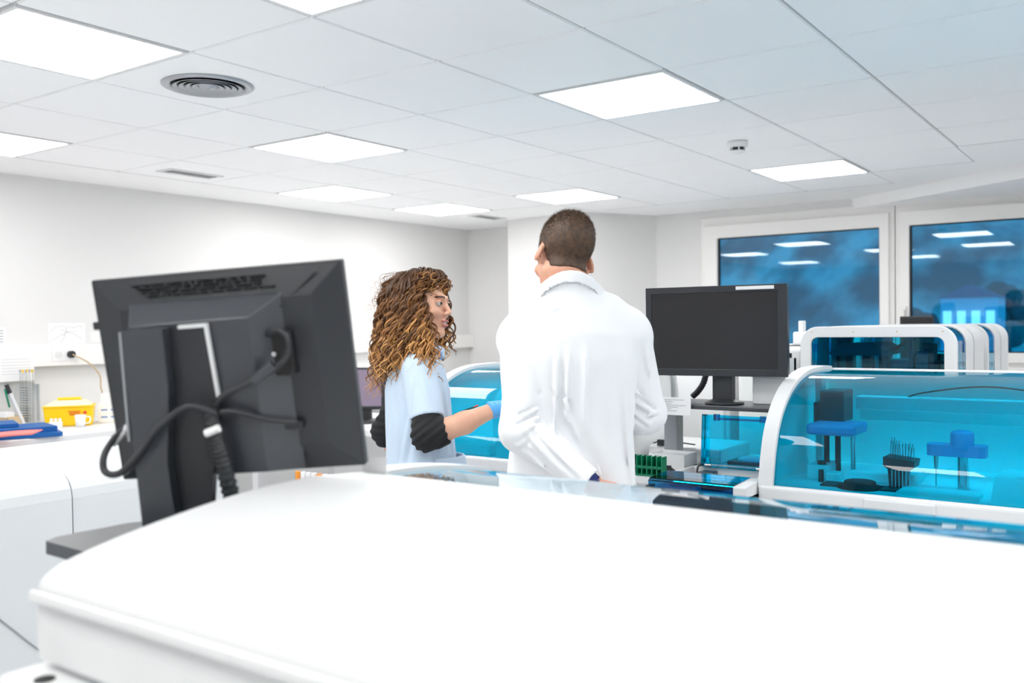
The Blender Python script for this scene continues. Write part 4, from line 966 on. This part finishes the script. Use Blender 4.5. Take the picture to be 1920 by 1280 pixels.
# ---- the man: local X = right, Y = away from the camera, origin on the floor
MAN = Matrix.Translation((2.518, .344, 0)) @ Matrix.Rotation(math.radians(35.2), 4, 'Z')
HF = (-math.sin(math.radians(25)), math.cos(math.radians(25)), -.40)
HR = frame(HF, (0, 0, 1), math.radians(-13)); HC = (-.031, .045, 1.698)
Z_ = np.array([.84, .95, 1.05, 1.18, 1.30, 1.40, 1.47, 1.53, 1.575, 1.61])
SH_L = (-.150, .005, 1.472); EL_L = (-.163, -.105, 1.200); WR_L = (.020, -.185, 1.066)
SH_R = (.150, .020, 1.480); EL_R = (.210, .055, 1.228); WR_R = (.075, .285, 1.165)
def man_body(P):
    d = s_loft(P, Z_, [.17, .165, .155, .15, .16, .17, .165, .12, .08, .06], [.11, .11, .105, .10, .105, .105, .10, .085, .07, .06], [-.015] * 10, [0, 0, 0, 0, 0, .0, .0, .005, .01, .015])
    d = smin(d, s_cone(P, (-.014, .0, 1.53), (-.030, .018, 1.65), .062, .060), .035)
    d = smin(d, head_sdf(P, HC, HR, 1.0), .018)
    for S, E_, W_ in ((SH_L, EL_L, WR_L), (SH_R, EL_R, WR_R)):
        d = smin(d, s_cone(P, S, E_, .048, .040), .03); d = smin(d, s_cone(P, E_, W_, .040, .028), .02)
    d = smin(d, hand_sdf(P, WR_L, (.050, .03, -.075), (.3, .8, .25), .92, .5, True), .01)
    d = smin(d, hand_sdf(P, WR_R, (-.08, .03, .01), (0, -.3, .6), .95, .7, False), .01)
    return legs(P, -.015, 0, d, 0)
man = vol('person', man_body, (-.32, -.30, 0), (.34, .45, 1.86), .0045, M_skin_m, None, 1)
tag(man, 'man in white lab coat seen from behind, one hand behind his back', 'person'); man.matrix_world = MAN
# short hair: a scalp layer and thousands of short hairs
def hl(q):
    """How far a point in head space lies inside the hair region."""
    back = -.072 + .35 * np.clip(np.abs(q[:, 0]) - .035, 0, 1)
    low = np.where(q[:, 1] < -.012, back, np.where(q[:, 1] < .022, .026, np.clip(.03 + (q[:, 1] - .02) * .9, .03, .09)))
    side = (np.abs(q[:, 0]) > .055) & (q[:, 1] > .018) & (q[:, 1] < .036); low = np.where(side, -.012, low)
    return q[:, 2] - low
def man_scalp(P):
    q = (P - v3(*HC)) @ HR; d = s_ell(q, (0, -.022, .038), (.0755, .0985, .0875)); d = smin(d, s_ell(q, (0, .030, -.022), (.0612, .0632, .0862)), .03)
    d = smin(d, s_cone(P, (-.014, .0, 1.53), (-.030, .018, 1.65), .0625, .0605), .018)
    return smax(smax(d - .0025, -(d + .006), .002), -(hl(q) - .006) * .9, .004)
hm = vol('hair', man_scalp, (-.17, -.11, 1.60), (.09, .17, 1.86), .0035, M_hair_m, man, 1)
V, Q = surface(lambda P: smin(s_ell((P - v3(*HC)) @ HR, (0, -.022, .038), (.0765, .0995, .0885)), s_ell((P - v3(*HC)) @ HR, (0, .030, -.022), (.0612, .0632, .0862)), .03), (-.17, -.12, 1.58), (.09, .18, 1.86), .004)
rs = np.random.RandomState(4); c_ = V[Q].mean(1); pick = rs.randint(0, len(c_), 22000); base = c_[pick] + rs.uniform(-.0025, .0025, (22000, 3))
qh = (base - v3(*HC)) @ HR; ins = hl(qh); top = np.clip((qh[:, 2] - .02) / .09, 0, 1)
keep = ins > rs.uniform(-.024, .016, len(ins)); base = base[keep]; top = top[keep]
nrm = base - (v3(*HC) + HR @ v3(0, -.01, .02)); nrm /= np.linalg.norm(nrm, axis=1)[:, None]
vs, f = hairs('hair', base, nrm, .004 + .013 * top ** 1.5, .36, np.tile(HR @ v3(0, .25, -.15), (len(base), 1)), .0006, None, None)
me = bpy.data.meshes.new('short_hair'); me.from_pydata(vs.tolist(), [], f.tolist()); me.materials.append(M_hair_m); so_ = bpy.data.objects.new('short_hairs', me); COL.objects.link(so_); so_.parent = man
so_.name = 'hair_stubble'
# lab coat
FOLDS_M = [((-.06, -.12, 1.42), (-.075, -.13, 1.18), .012, .006), ((-.03, -.13, 1.44), (-.045, -.14, 1.12), .014, .005), ((.02, -.13, 1.45), (.01, -.14, 1.20), .014, .004), ((.06, -.13, 1.46), (.09, -.14, 1.05), .016, .005),
           ((.10, -.12, 1.44), (.135, -.11, 1.10), .014, .006), ((.04, -.14, 1.16), (.07, -.15, .98), .014, .008), ((.00, -.14, 1.20), (.06, -.15, 1.07), .014, .005), ((.13, -.08, 1.30), (.16, -.07, .95), .014, .005),
           ((-.04, -.13, 1.26), (.03, -.14, 1.10), .013, .005), ((-.08, -.12, 1.33), (-.02, -.14, 1.25), .010, .005),
           # sleeve bends
           ((-.105, -.13, 1.27), (-.175, -.145, 1.235), .008, .008), ((-.105, -.14, 1.245), (-.19, -.15, 1.205), .008, .008), ((-.10, -.15, 1.22), (-.18, -.16, 1.16), .009, .007), ((-.11, -.10, 1.32), (-.165, -.09, 1.26), .009, .006),
           ((-.15, -.16, 1.20), (-.06, -.20, 1.10), .010, .006), ((-.17, -.14, 1.17), (-.08, -.19, 1.075), .010, .005), ((-.09, -.19, 1.17), (-.01, -.22, 1.09), .009, .005),
           ((.165, .0, 1.275), (.225, -.01, 1.235), .009, .009), ((.155, .0, 1.25), (.215, .0, 1.20), .009, .008), ((.165, -.02, 1.31), (.205, -.03, 1.265), .009, .006), ((.17, -.03, 1.215), (.24, .0, 1.24), .009, .006),
           ((-.20, -.04, 1.45), (-.205, -.08, 1.28), .012, .004), ((.195, -.03, 1.44), (.225, -.02, 1.30), .012, .004), ((-.10, -.08, 1.53), (-.02, -.10, 1.57), .014, .003), ((.10, -.08, 1.54), (.03, -.10, 1.57), .014, .003)]
def man_coat(P):
    d = s_loft(P, Z_, [.205, .200, .190, .176, .182, .186, .172, .138, .104, .082], [.150, .145, .138, .130, .130, .126, .114, .100, .090, .078], [-.018, -.018, -.018, -.014, -.006, -.003, -.004, -.006, -.012, -.018], [0, 0, 0, 0, 0, .0, .0, .005, .01, .015])
    d = smin(d, s_cone(P, (-.10, .005, 1.515), (-.165, .005, 1.455), .066, .070), .03); d = smin(d, s_cone(P, (.09, .01, 1.525), (.160, .015, 1.462), .064, .068), .03)
    a = s_cone(P, SH_L, EL_L, .072, .060); a = smin(a, s_cone(P, EL_L, WR_L, .060, .041), .018)
    b = s_cone(P, SH_R, EL_R, .068, .058); b = smin(b, s_cone(P, EL_R, WR_R, .058, .042), .018)
    d = smin(smin(d, a, .012), b, .012)
    # cuffs end square
    cut = lambda W_, E_: ((P - v3(*W_)) @ ((v3(*W_) - v3(*E_)) / np.linalg.norm(v3(*W_) - v3(*E_)))) - .002
    near = np.linalg.norm(P - v3(*WR_L), axis=1) < .075; d = np.where(near & (np.linalg.norm(P - v3(-.0, -.02, 1.06), axis=1) > .142), np.maximum(d, cut(WR_L, EL_L)), d)
    near = np.linalg.norm(P - v3(*WR_R), axis=1) < .07; d = np.where(near, np.maximum(d, cut(WR_R, EL_R)), d)
    # folded collar, open at the throat
    xx = P[:, 0] + .018; e = np.sqrt((xx / .088) ** 2 + ((P[:, 1] - .016) / .084) ** 2); topz = 1.653 - 5.2 * np.clip(xx, -.1, .1) ** 2 - .30 * np.clip(P[:, 1] - .02, 0, 1)
    inn = (e - 1.0 + .9 * (P[:, 2] - 1.62)) * .086
    col = np.maximum(np.maximum(np.abs(inn) - .005, P[:, 2] - topz), 1.56 - P[:, 2]); d = smin(d, col, .008)
    lap = np.maximum(np.maximum(np.abs(inn - .0105 - .05 * (topz - P[:, 2])) - .0032, P[:, 2] - topz + .001), topz - .036 - P[:, 2]); d = smin(d, lap, .003)
    # pocket on the left hip, back seam
    pk = np.maximum(np.maximum(np.abs(s_ell(P, (-.155, .0, .97), (.062, .10, .12))) - .004, P[:, 2] - 1.075), -.155 - P[:, 0] - .2); d = smin(d, np.maximum(pk, -P[:, 0] - .4), .004)
    w = 0
    for g in FOLDS_M: w = w + groove(P, g[0], g[1], g[2] * .75, g[3] * 2.1)
    w = w + .0026 * np.sin(34 * P[:, 0] + 10 * P[:, 2] + 2.5 * np.sin(11 * P[:, 2] + 9 * P[:, 0])) * np.clip((1.5 - P[:, 2]) * 4, 0, 1)
    return d - w
coat = vol('lab_coat', man_coat, (-.30, -.29, .83), (.32, .36, 1.68), .0045, M_cloth_white, man, 2)
coat['label'] = 'white cotton lab coat'
vol('cuff_ring', lambda P: np.maximum(s_cone(P, WR_L, (WR_L[0] + .012, WR_L[1], WR_L[2] - .004), .032, .031), -s_cone(P, EL_L, (WR_L[0] + .03, WR_L[1], WR_L[2] - .01), .02, .0285)), (-.04, -.25, 1.0), (.09, -.12, 1.13), .004, M_navy, man, 1)
def trousers(P, cx, cy_, rot, zt=.95):
    d = s_loft(P, np.array([.78, .88, zt]), [.16, .17, .165], [.11, .12, .115], [cx] * 3, [cy_] * 3, rot); c, s = math.cos(rot), math.sin(rot)
    for k in (-1, 1):
        ox, oy = cx + k * .095 * c, cy_ + k * .095 * s; d = smin(d, s_cone(P, (ox, oy, .85), (ox, oy, .10), .098, .062), .03)
    return np.maximum(d, .085 - P[:, 2])
def shoes(P, cx, cy_, rot):
    c, s = math.cos(rot), math.sin(rot); d = np.full(len(P), 9.0)
    for k in (-1, 1):
        ox, oy = cx + k * .095 * c, cy_ + k * .095 * s; d = np.minimum(d, s_cone(P, (ox + s * .05, oy - c * .05, .05), (ox - s * .16, oy + c * .16, .042), .050, .046)); d = smin(d, s_cone(P, (ox, oy, .05), (ox, oy, .10), .05, .052), .02)
    return np.maximum(d, .002 - P[:, 2])
vol('trousers', lambda P: trousers(P, -.015, 0, 0), (-.25, -.18, .05), (.22, .18, 1.0), .009, M_trouser, man, 2)
vol('shoes', lambda P: shoes(P, -.015, 0, 0), (-.25, -.15, -.02), (.22, .28, .2), .008, M_shoe, man, 1)

# ---- the woman: same kind of local axes at her own place
WOM = Matrix.Translation((1.754, .539, 0)) @ Matrix.Rotation(math.radians(35.2), 4, 'Z')
WR = math.radians(-72)            # turn of the torso: she faces right and a little away
def wr(x, y): c, s = math.cos(WR), math.sin(WR); return (x * c - y * s, x * s + y * c)     # local right/forward of hers to the frame
WF = (math.cos(math.radians(24)), -math.sin(math.radians(24)), .0)
WHR = frame(WF, (0, 0, 1), math.radians(3)); WHC = (.008, -.015, 1.566)
ZW = np.array([.72, .85, .95, 1.05, 1.16, 1.27, 1.34, 1.39, 1.43, 1.455])
WSR = (.010, -.130, 1.345); WER = (.035, -.205, 1.128); WWR = (.258, -.120, 1.206)
WSL = (-.050, .135, 1.350); WEL = (-.158, .150, 1.105); WWL = (-.095, .215, .950)
def wom_body(P):
    d = s_loft(P, ZW, [.15, .155, .145, .13, .13, .14, .135, .10, .065, .05], [.10, .10, .095, .085, .09, .095, .085, .07, .05, .045], [-.01] * 10, [0] * 10, WR)
    d = smin(d, s_cone(P, (-.02, 0, 1.40), (-.005, -.005, 1.50), .050, .048), .03)
    d = smin(d, head_sdf(P, WHC, WHR, .95, True), .016)
    d = smin(d, s_cone(P, WSR, WER, .042, .038), .03); d = smin(d, s_cone(P, WER, (.16, -.175, 1.168), .044, .036), .02); d = smin(d, s_cone(P, (.16, -.175, 1.168), WWR, .036, .025), .02)
    d = smin(d, s_cone(P, WSL, WEL, .042, .036), .03); d = smin(d, s_cone(P, WEL, WWL, .036, .024), .02)
    d = smin(d, hand_sdf(P, WWR, (.08, .035, .012), (.2, .2, -.8), .86, .45, True), .01)
    d = smin(d, hand_sdf(P, WWL, (.05, .02, -.08), (.5, .5, .3), .86, .5, False), .01)
    return legs(P, -.01, 0, d, WR)
def wpick(C):
    q = ((C - v3(*WHC)) @ WHR) / .95
    lip = (np.abs(q[:, 0]) < .0235) & (q[:, 1] > .088) & (q[:, 2] > -.0775) & (q[:, 2] < -.0505)
    brow = (np.abs(np.abs(q[:, 0]) - .031) < .019) & (q[:, 1] > .07) & (np.abs(q[:, 2] - .034 + .15 * (np.abs(np.abs(q[:, 0]) - .028))) < .0038)
    mouth = (np.abs(q[:, 0]) < .0165) & (np.abs(q[:, 2] + .0625) < .0026) & (q[:, 1] > .086)
    return np.where(mouth, 2, np.where(lip, 1, np.where(brow, 3, 0)))
wom = vol('person', wom_body, (-.26, -.30, 0), (.44, .36, 1.75), .0032, None, None, 1, mats=[M_skin_w, M_lip, M_teeth, mat('eyebrow', (.06, .03, .018), .7)], pick=wpick)
tag(wom, 'woman with curly brown hair, pale blue tunic and blue glove, facing the man', 'person'); wom.matrix_world = WOM
for sx in (-1, 1):
    c = v3(*WHC) + WHR @ (v3(sx * .031, .0835, .010) * .95); ey = MB().sphere(tuple(c), .0118, None, 14).build('eye', mat('eye_ball', (.42, .40, .38), .3), wom)
    g = WHR @ v3(.05, .99, -.05); g /= np.linalg.norm(g); p = c + g * .0082
    MB().sphere(tuple(p), .0062, None, 10).build('iris', M_iris, ey)
    lid = lambda P, c=c: np.maximum(np.maximum(np.linalg.norm(P - c, axis=1) - .0136, -(np.linalg.norm(P - c, axis=1) - .0118)), -(((P - c) @ WHR)[:, 2] - .0035 - .25 * ((P - c) @ WHR)[:, 1] + .002))
    vol('upper_eyelid', lid, tuple(c - .02), tuple(c + .02), .0016, M_skin_w, wom, 0)
FOLDS_W = [((-.02, -.14, 1.20), (-.06, -.13, 1.02), .013, .007), ((.0, -.16, 1.18), (.05, -.15, 1.05), .011, .005), ((-.07, -.10, 1.28), (-.04, -.13, 1.12), .012, .007), ((-.04, -.13, 1.27), (.01, -.14, 1.13), .010, .007),
           ((-.09, -.08, 1.36), (-.10, -.08, 1.10), .014, .004), ((-.03, -.12, 1.10), (-.08, -.11, .90), .013, .006), ((.03, -.14, 1.06), (.02, -.13, .86), .012, .005), ((.08, -.09, 1.30), (.11, -.07, 1.05), .012, .005), ((.02, -.19, 1.32), (.05, -.205, 1.21), .011, .004), ((-.02, -.19, 1.33), (-.01, -.2, 1.20), .011, .004)]
def wom_tunic(P):
    d = s_loft(P, ZW, [.195, .19, .178, .165, .160, .158, .145, .112, .078, .062], [.137, .135, .130, .122, .118, .114, .100, .082, .064, .056], [.0, -.002, -.004, -.008, -.014, -.018, -.020, -.018, -.014, -.012], [0] * 10, WR)
    a = s_cone(P, (.0, -.110, 1.350), (.030, -.172, 1.195), .064, .060); ax = (v3(.030, -.172, 1.195) - v3(.0, -.110, 1.350)); ax /= np.linalg.norm(ax)
    cutp = (P - v3(.030, -.172, 1.195)) @ ax - .012; a = np.maximum(a, cutp); a = np.maximum(a, -np.maximum(s_cone(P, (.02, -.15, 1.25), (.035, -.18, 1.13), .052, .054), -cutp - .03))
    b = s_cone(P, (-.045, .11, 1.350), (-.10, .15, 1.21), .064, .056)
    d = smin(smin(d, a, .014), b, .02); w = 0
    for g in FOLDS_W: w = w + groove(P, g[0], g[1], g[2] * .9, g[3] * 1.5)
    c, s = math.cos(WR), math.sin(WR); xx = P[:, 0] * c + P[:, 1] * s; yy = -P[:, 0] * s + P[:, 1] * c
    pk = np.maximum(np.maximum(np.abs(s_ell(np.stack([xx, yy, P[:, 2]], 1), (.085, .0, .96), (.105, .137, .20))) - .004, P[:, 2] - 1.045), np.maximum(.03 - xx, -yy + .0))
    d = smin(d, pk, .003)
    cl = np.sqrt(((xx) / .072) ** 2 + ((yy - .008) / .070) ** 2); col = np.maximum(np.maximum(np.abs(cl - 1.0) * .07 - .005, np.abs(P[:, 2] - 1.437 + .5 * np.clip(yy, 0, 1)) - .020), -9)
    d = smin(d, col, .004)
    return d - w
tu = vol('tunic', wom_tunic, (-.24, -.27, .70), (.20, .26, 1.48), .0042, M_cloth_blue, wom, 2); tu['label'] = 'pale blue short-sleeved tunic'
lp = MB(); lp.prism([(.0, .0), (.022, -.010), (.024, -.036), (.006, -.026)], 'y', -.004, .004)
lpo = MB(); Mx = Matrix.Translation((.062, -.075, 1.415)) @ Matrix.Rotation(math.radians(-50), 4, 'Z'); lpo.v = [tuple(Mx @ Vector(p)) for p in lp.v]; lpo.f, lpo.mi, lpo.sm = lp.f, lp.mi, lp.sm
fixn(lpo.build('collar_tip', mat('collar_blue', (.22, .36, .62), .8), wom, bevel=.001))
def sleeve(P):
    d = smin(s_cone(P, (.02, -.15, 1.27), WER, .049, .050), s_cone(P, WER, (.098, -.195, 1.146), .052, .047), .02)
    ax = v3(.155, -.0, .04); ax /= np.linalg.norm(ax); d = np.maximum(d, (P - v3(.100, -.195, 1.148)) @ ax); t = P @ v3(.6, -.1, -.75)
    return d - .003 * np.sin(t * 260) * np.clip((1.22 - P[:, 2]) * 12, 0, 1)
vol('black_sleeve', sleeve, (-.06, -.29, 1.03), (.16, -.09, 1.34), .0035, M_knit, wom, 1)
def sleeve2(P):
    d = smin(s_cone(P, (-.09, .145, 1.24), WEL, .050, .048), s_cone(P, WEL, (-.137, .168, 1.05), .048, .042), .02); return np.maximum(d, 1.045 - P[:, 2]) - .002 * np.sin(P[:, 2] * 240)
vol('black_sleeve', sleeve2, (-.26, .05, 1.0), (-.0, .24, 1.32), .004, M_knit, wom, 1)
def glove(P):
    d = smin(s_cone(P, (WWR[0] - .012, WWR[1] - .004, WWR[2] - .002), (WWR[0] + .03, WWR[1] + .01, WWR[2] + .003), .0305, .0285), hand_sdf(P, WWR, (.08, .035, .012), (.2, .2, -.8), .86, .45, True) - .002, .006)
    ax = v3(.9, .37, .14); ax /= np.linalg.norm(ax); e = (P - v3(*WWR)) @ ax
    return np.maximum(d, -.022 - e) - .0012 * np.sin(e * 420)
vol('glove', glove, (.20, -.22, 1.12), (.44, .03, 1.30), .003, M_glove, wom, 1)
vol('trousers', lambda P: trousers(P, -.01, 0, WR, .9), (-.22, -.24, .05), (.2, .24, .95), .009, mat('pale_trousers', (.62, .72, .86), .85), wom, 2)
vol('shoes', lambda P: shoes(P, -.01, 0, WR), (-.25, -.25, -.02), (.3, .25, .2), .008, M_shoe, wom, 1)

# curly hair: under-volume and some hundred curled locks
def hairvol(P):
    q = ((P - v3(*WHC)) @ WHR) / .95
    d = s_ell(q, (0, -.030, .052), (.088, .102, .092))
    m = q.copy(); m[:, 0] = np.abs(m[:, 0])
    d = smin(d, s_cone(m, (.052, -.035, .02), (.078, -.03, -.14), .038, .048), .04)
    d = smin(d, s_cone(q, (0, -.075, .02), (0, -.105, -.17), .064, .068), .04)
    face = s_ell(q, (0, .092, -.018), (.066, .074, .098)); d = smax(d, -face, .012)
    return d * .95 + .004 * np.sin(70 * P[:, 0]) * np.sin(60 * P[:, 1] + 20 * P[:, 2]) * 1.0
HM = hair_mat()
def tone_attr(me, vals):
    a = me.attributes.new('tone', 'FLOAT', 'POINT'); a.data.foreach_set('value', np.asarray(vals, np.float32))
hv = vol('hair', hairvol, (-.22, -.24, 1.30), (.18, .20, 1.74), .004, HM, wom, 1)
co = np.zeros(len(hv.data.vertices) * 3); hv.data.vertices.foreach_get('co', co); co = co.reshape(-1, 3)
tone_attr(hv.data, np.clip(.12 + (1.60 - co[:, 2]) * 1.0, .05, .35))
rs = np.random.RandomState(11); LV = []; LFc = []; LT = []; base_i = 0
def lock(path, r, helix_r, turns, tone0, tone1, ph, sides=5):
    global base_i
    n = len(path); path = np.array(path); T_ = np.gradient(path, axis=0); T_ /= np.linalg.norm(T_, axis=1)[:, None] + 1e-9
    A = np.cross(T_, v3(.3, .2, 1) + 0 * T_); A /= np.linalg.norm(A, axis=1)[:, None] + 1e-9; B = np.cross(T_, A); t = np.linspace(0, 1, n)[:, None]
    g = ph + 2 * math.pi * turns * t; hr = helix_r * np.clip(t * 3.0, .15, 1)
    C_ = path + (A * np.cos(g) + B * np.sin(g)) * hr; T2 = np.gradient(C_, axis=0); T2 /= np.linalg.norm(T2, axis=1)[:, None] + 1e-9
    A2 = np.cross(T2, v3(.1, .9, .3) + 0 * T2); A2 /= np.linalg.norm(A2, axis=1)[:, None] + 1e-9; B2 = np.cross(T2, A2); rad = r * (1 - .75 * t ** 2.5) * np.clip(.5 + t * 4, .5, 1)
    for k in range(sides):
        a = 2 * math.pi * k / sides; LV.append(C_ + (A2 * math.cos(a) * 1.5 + B2 * math.sin(a) * .75) * rad)
    i = np.arange(n - 1)
    for k in range(sides):
        k2 = (k + 1) % sides; LFc.append(np.stack([base_i + k * n + i, base_i + k2 * n + i, base_i + k2 * n + i + 1, base_i + k * n + i + 1], 1))
        LT.append(np.clip(tone0 + (tone1 - tone0) * t[:, 0] + 0 * i.sum(), 0, 1))
    base_i += sides * n
def hpath(az, el, drop, out, jit, sweep=0.0, n=44):
    """From a scalp point (azimuth from the face, elevation) outwards and then down."""
    el0 = math.radians(el); a0 = math.radians(az); P0 = v3(.076 * math.sin(a0) * math.cos(el0), -.022 + .096 * math.cos(a0) * math.cos(el0), .038 + .086 * math.sin(el0))
    pts = []; a1 = a0 + sweep
    dr = v3(math.sin(a1), math.cos(a1), 0)
    tgt = v3(math.sin(a1) * (.072 + out * .6), -.03 + math.cos(a1) * (.088 + out * .6), 0)
    for k in range(n):
        t = k / (n - 1); s1 = min(1, t / .28); e1 = s1 * s1 * (3 - 2 * s1)
        xy = P0[:2] * (1 - e1) + tgt[:2] * e1; z = P0[2] + .018 * math.sin(math.pi * min(1, t / .3)) * (1 if el > 30 else .3) - drop * max(0, (t - .06)) ** 1.05
        w = jit * t; pts.append(v3(xy[0] * (1 + .38 * t) + w[0], (xy[1] + .03) * (1 + .30 * t) - .03 + w[1], z + w[2] * .3))
    return [v3(*WHC) + WHR @ (p * .95) for p in pts]
for k in range(560):
    az = rs.uniform(58, 302); el = rs.uniform(0, 88) if k % 3 else rs.uniform(35, 88)
    side = min(az, 360 - az); long_ = .22 + .10 * math.sin(math.radians(max(0, side - 60))) + rs.uniform(-.06, .05)
    drop = long_ + .06 * math.sin(math.radians(el)); out = rs.uniform(.0, .045) + .012 * (drop > .25)
    j = rs.normal(0, .014, 3); b_ = rs.uniform(-.12, .12); light = rs.rand() < .42
    lock(hpath(az, el, drop, out, j), rs.uniform(.0020, .0050), rs.uniform(.007, .016), rs.uniform(2.6, 5.2) * drop / .28, rs.uniform(.02, .30), (1.05 if light else .52) + b_ * 2, rs.uniform(0, 6.28))
for k in range(110):                     # fringe curls over the forehead and temples
    az = rs.uniform(-58, 58); el = rs.uniform(42, 82); drop = rs.uniform(.015, .075) * (1.6 if abs(az) > 44 else 1); sw = math.radians(rs.uniform(0, 22)) * (1 if az > 0 else -1)
    lock(hpath(az, el, drop, rs.uniform(.0, .022), rs.normal(0, .008, 3), sw, 30), rs.uniform(.0016, .0032), rs.uniform(.007, .015), rs.uniform(1.2, 3), rs.uniform(.05, .3), rs.uniform(.3, 1.0), rs.uniform(0, 6.28))
for k in range(300):                     # locks in front of the right shoulder, and behind it
    az = rs.uniform(68, 114); drop = rs.uniform(.26, .38); j = np.array([rs.normal(-.008, .014), rs.uniform(.0, .125), 0])
    lock(hpath(az, rs.uniform(5, 50), drop, rs.uniform(.0, .03), j), rs.uniform(.0020, .0040), rs.uniform(.008, .015), rs.uniform(3, 6), rs.uniform(.1, .4), rs.uniform(.45, 1.1), rs.uniform(0, 6.28))
for k in range(26):                      # the long lock down her back
    az = rs.uniform(175, 215); j = np.array([rs.normal(0, .008), -.075 + rs.normal(0, .008), 0])
    lock(hpath(az, rs.uniform(-10, 20), rs.uniform(.34, .41), rs.uniform(.01, .03), j, n=60), rs.uniform(.0014, .0026), rs.uniform(.007, .013), rs.uniform(5, 8), .35, rs.uniform(.7, 1.0), rs.uniform(0, 6.28))
for k in range(170):                     # fine flyaway hairs
    az = rs.uniform(62, 298); lock(hpath(az, rs.uniform(0, 88), rs.uniform(.06, .34), rs.uniform(.03, .065), rs.normal(0, .02, 3)), .0006, rs.uniform(.006, .014), rs.uniform(2, 6), .4, .9, rs.uniform(0, 6.28), 3)
LV = np.concatenate(LV); LFc = np.concatenate(LFc); LT = np.concatenate(LT)
me = bpy.data.meshes.new('curls'); me.vertices.add(len(LV)); me.vertices.foreach_set('co', LV.ravel()); me.loops.add(len(LFc) * 4); me.loops.foreach_set('vertex_index', LFc.ravel())
me.polygons.add(len(LFc)); me.polygons.foreach_set('loop_start', np.arange(len(LFc)) * 4); me.polygons.foreach_set('loop_total', np.full(len(LFc), 4)); me.polygons.foreach_set('use_smooth', np.ones(len(LFc), bool)); me.update(); me.materials.append(HM); tone_attr(me, LT)
cu = bpy.data.objects.new('curls', me); COL.objects.link(cu); cu.parent = wom; cu['label'] = 'brown curls with golden ends'
cu['kind'] = 'stuff'
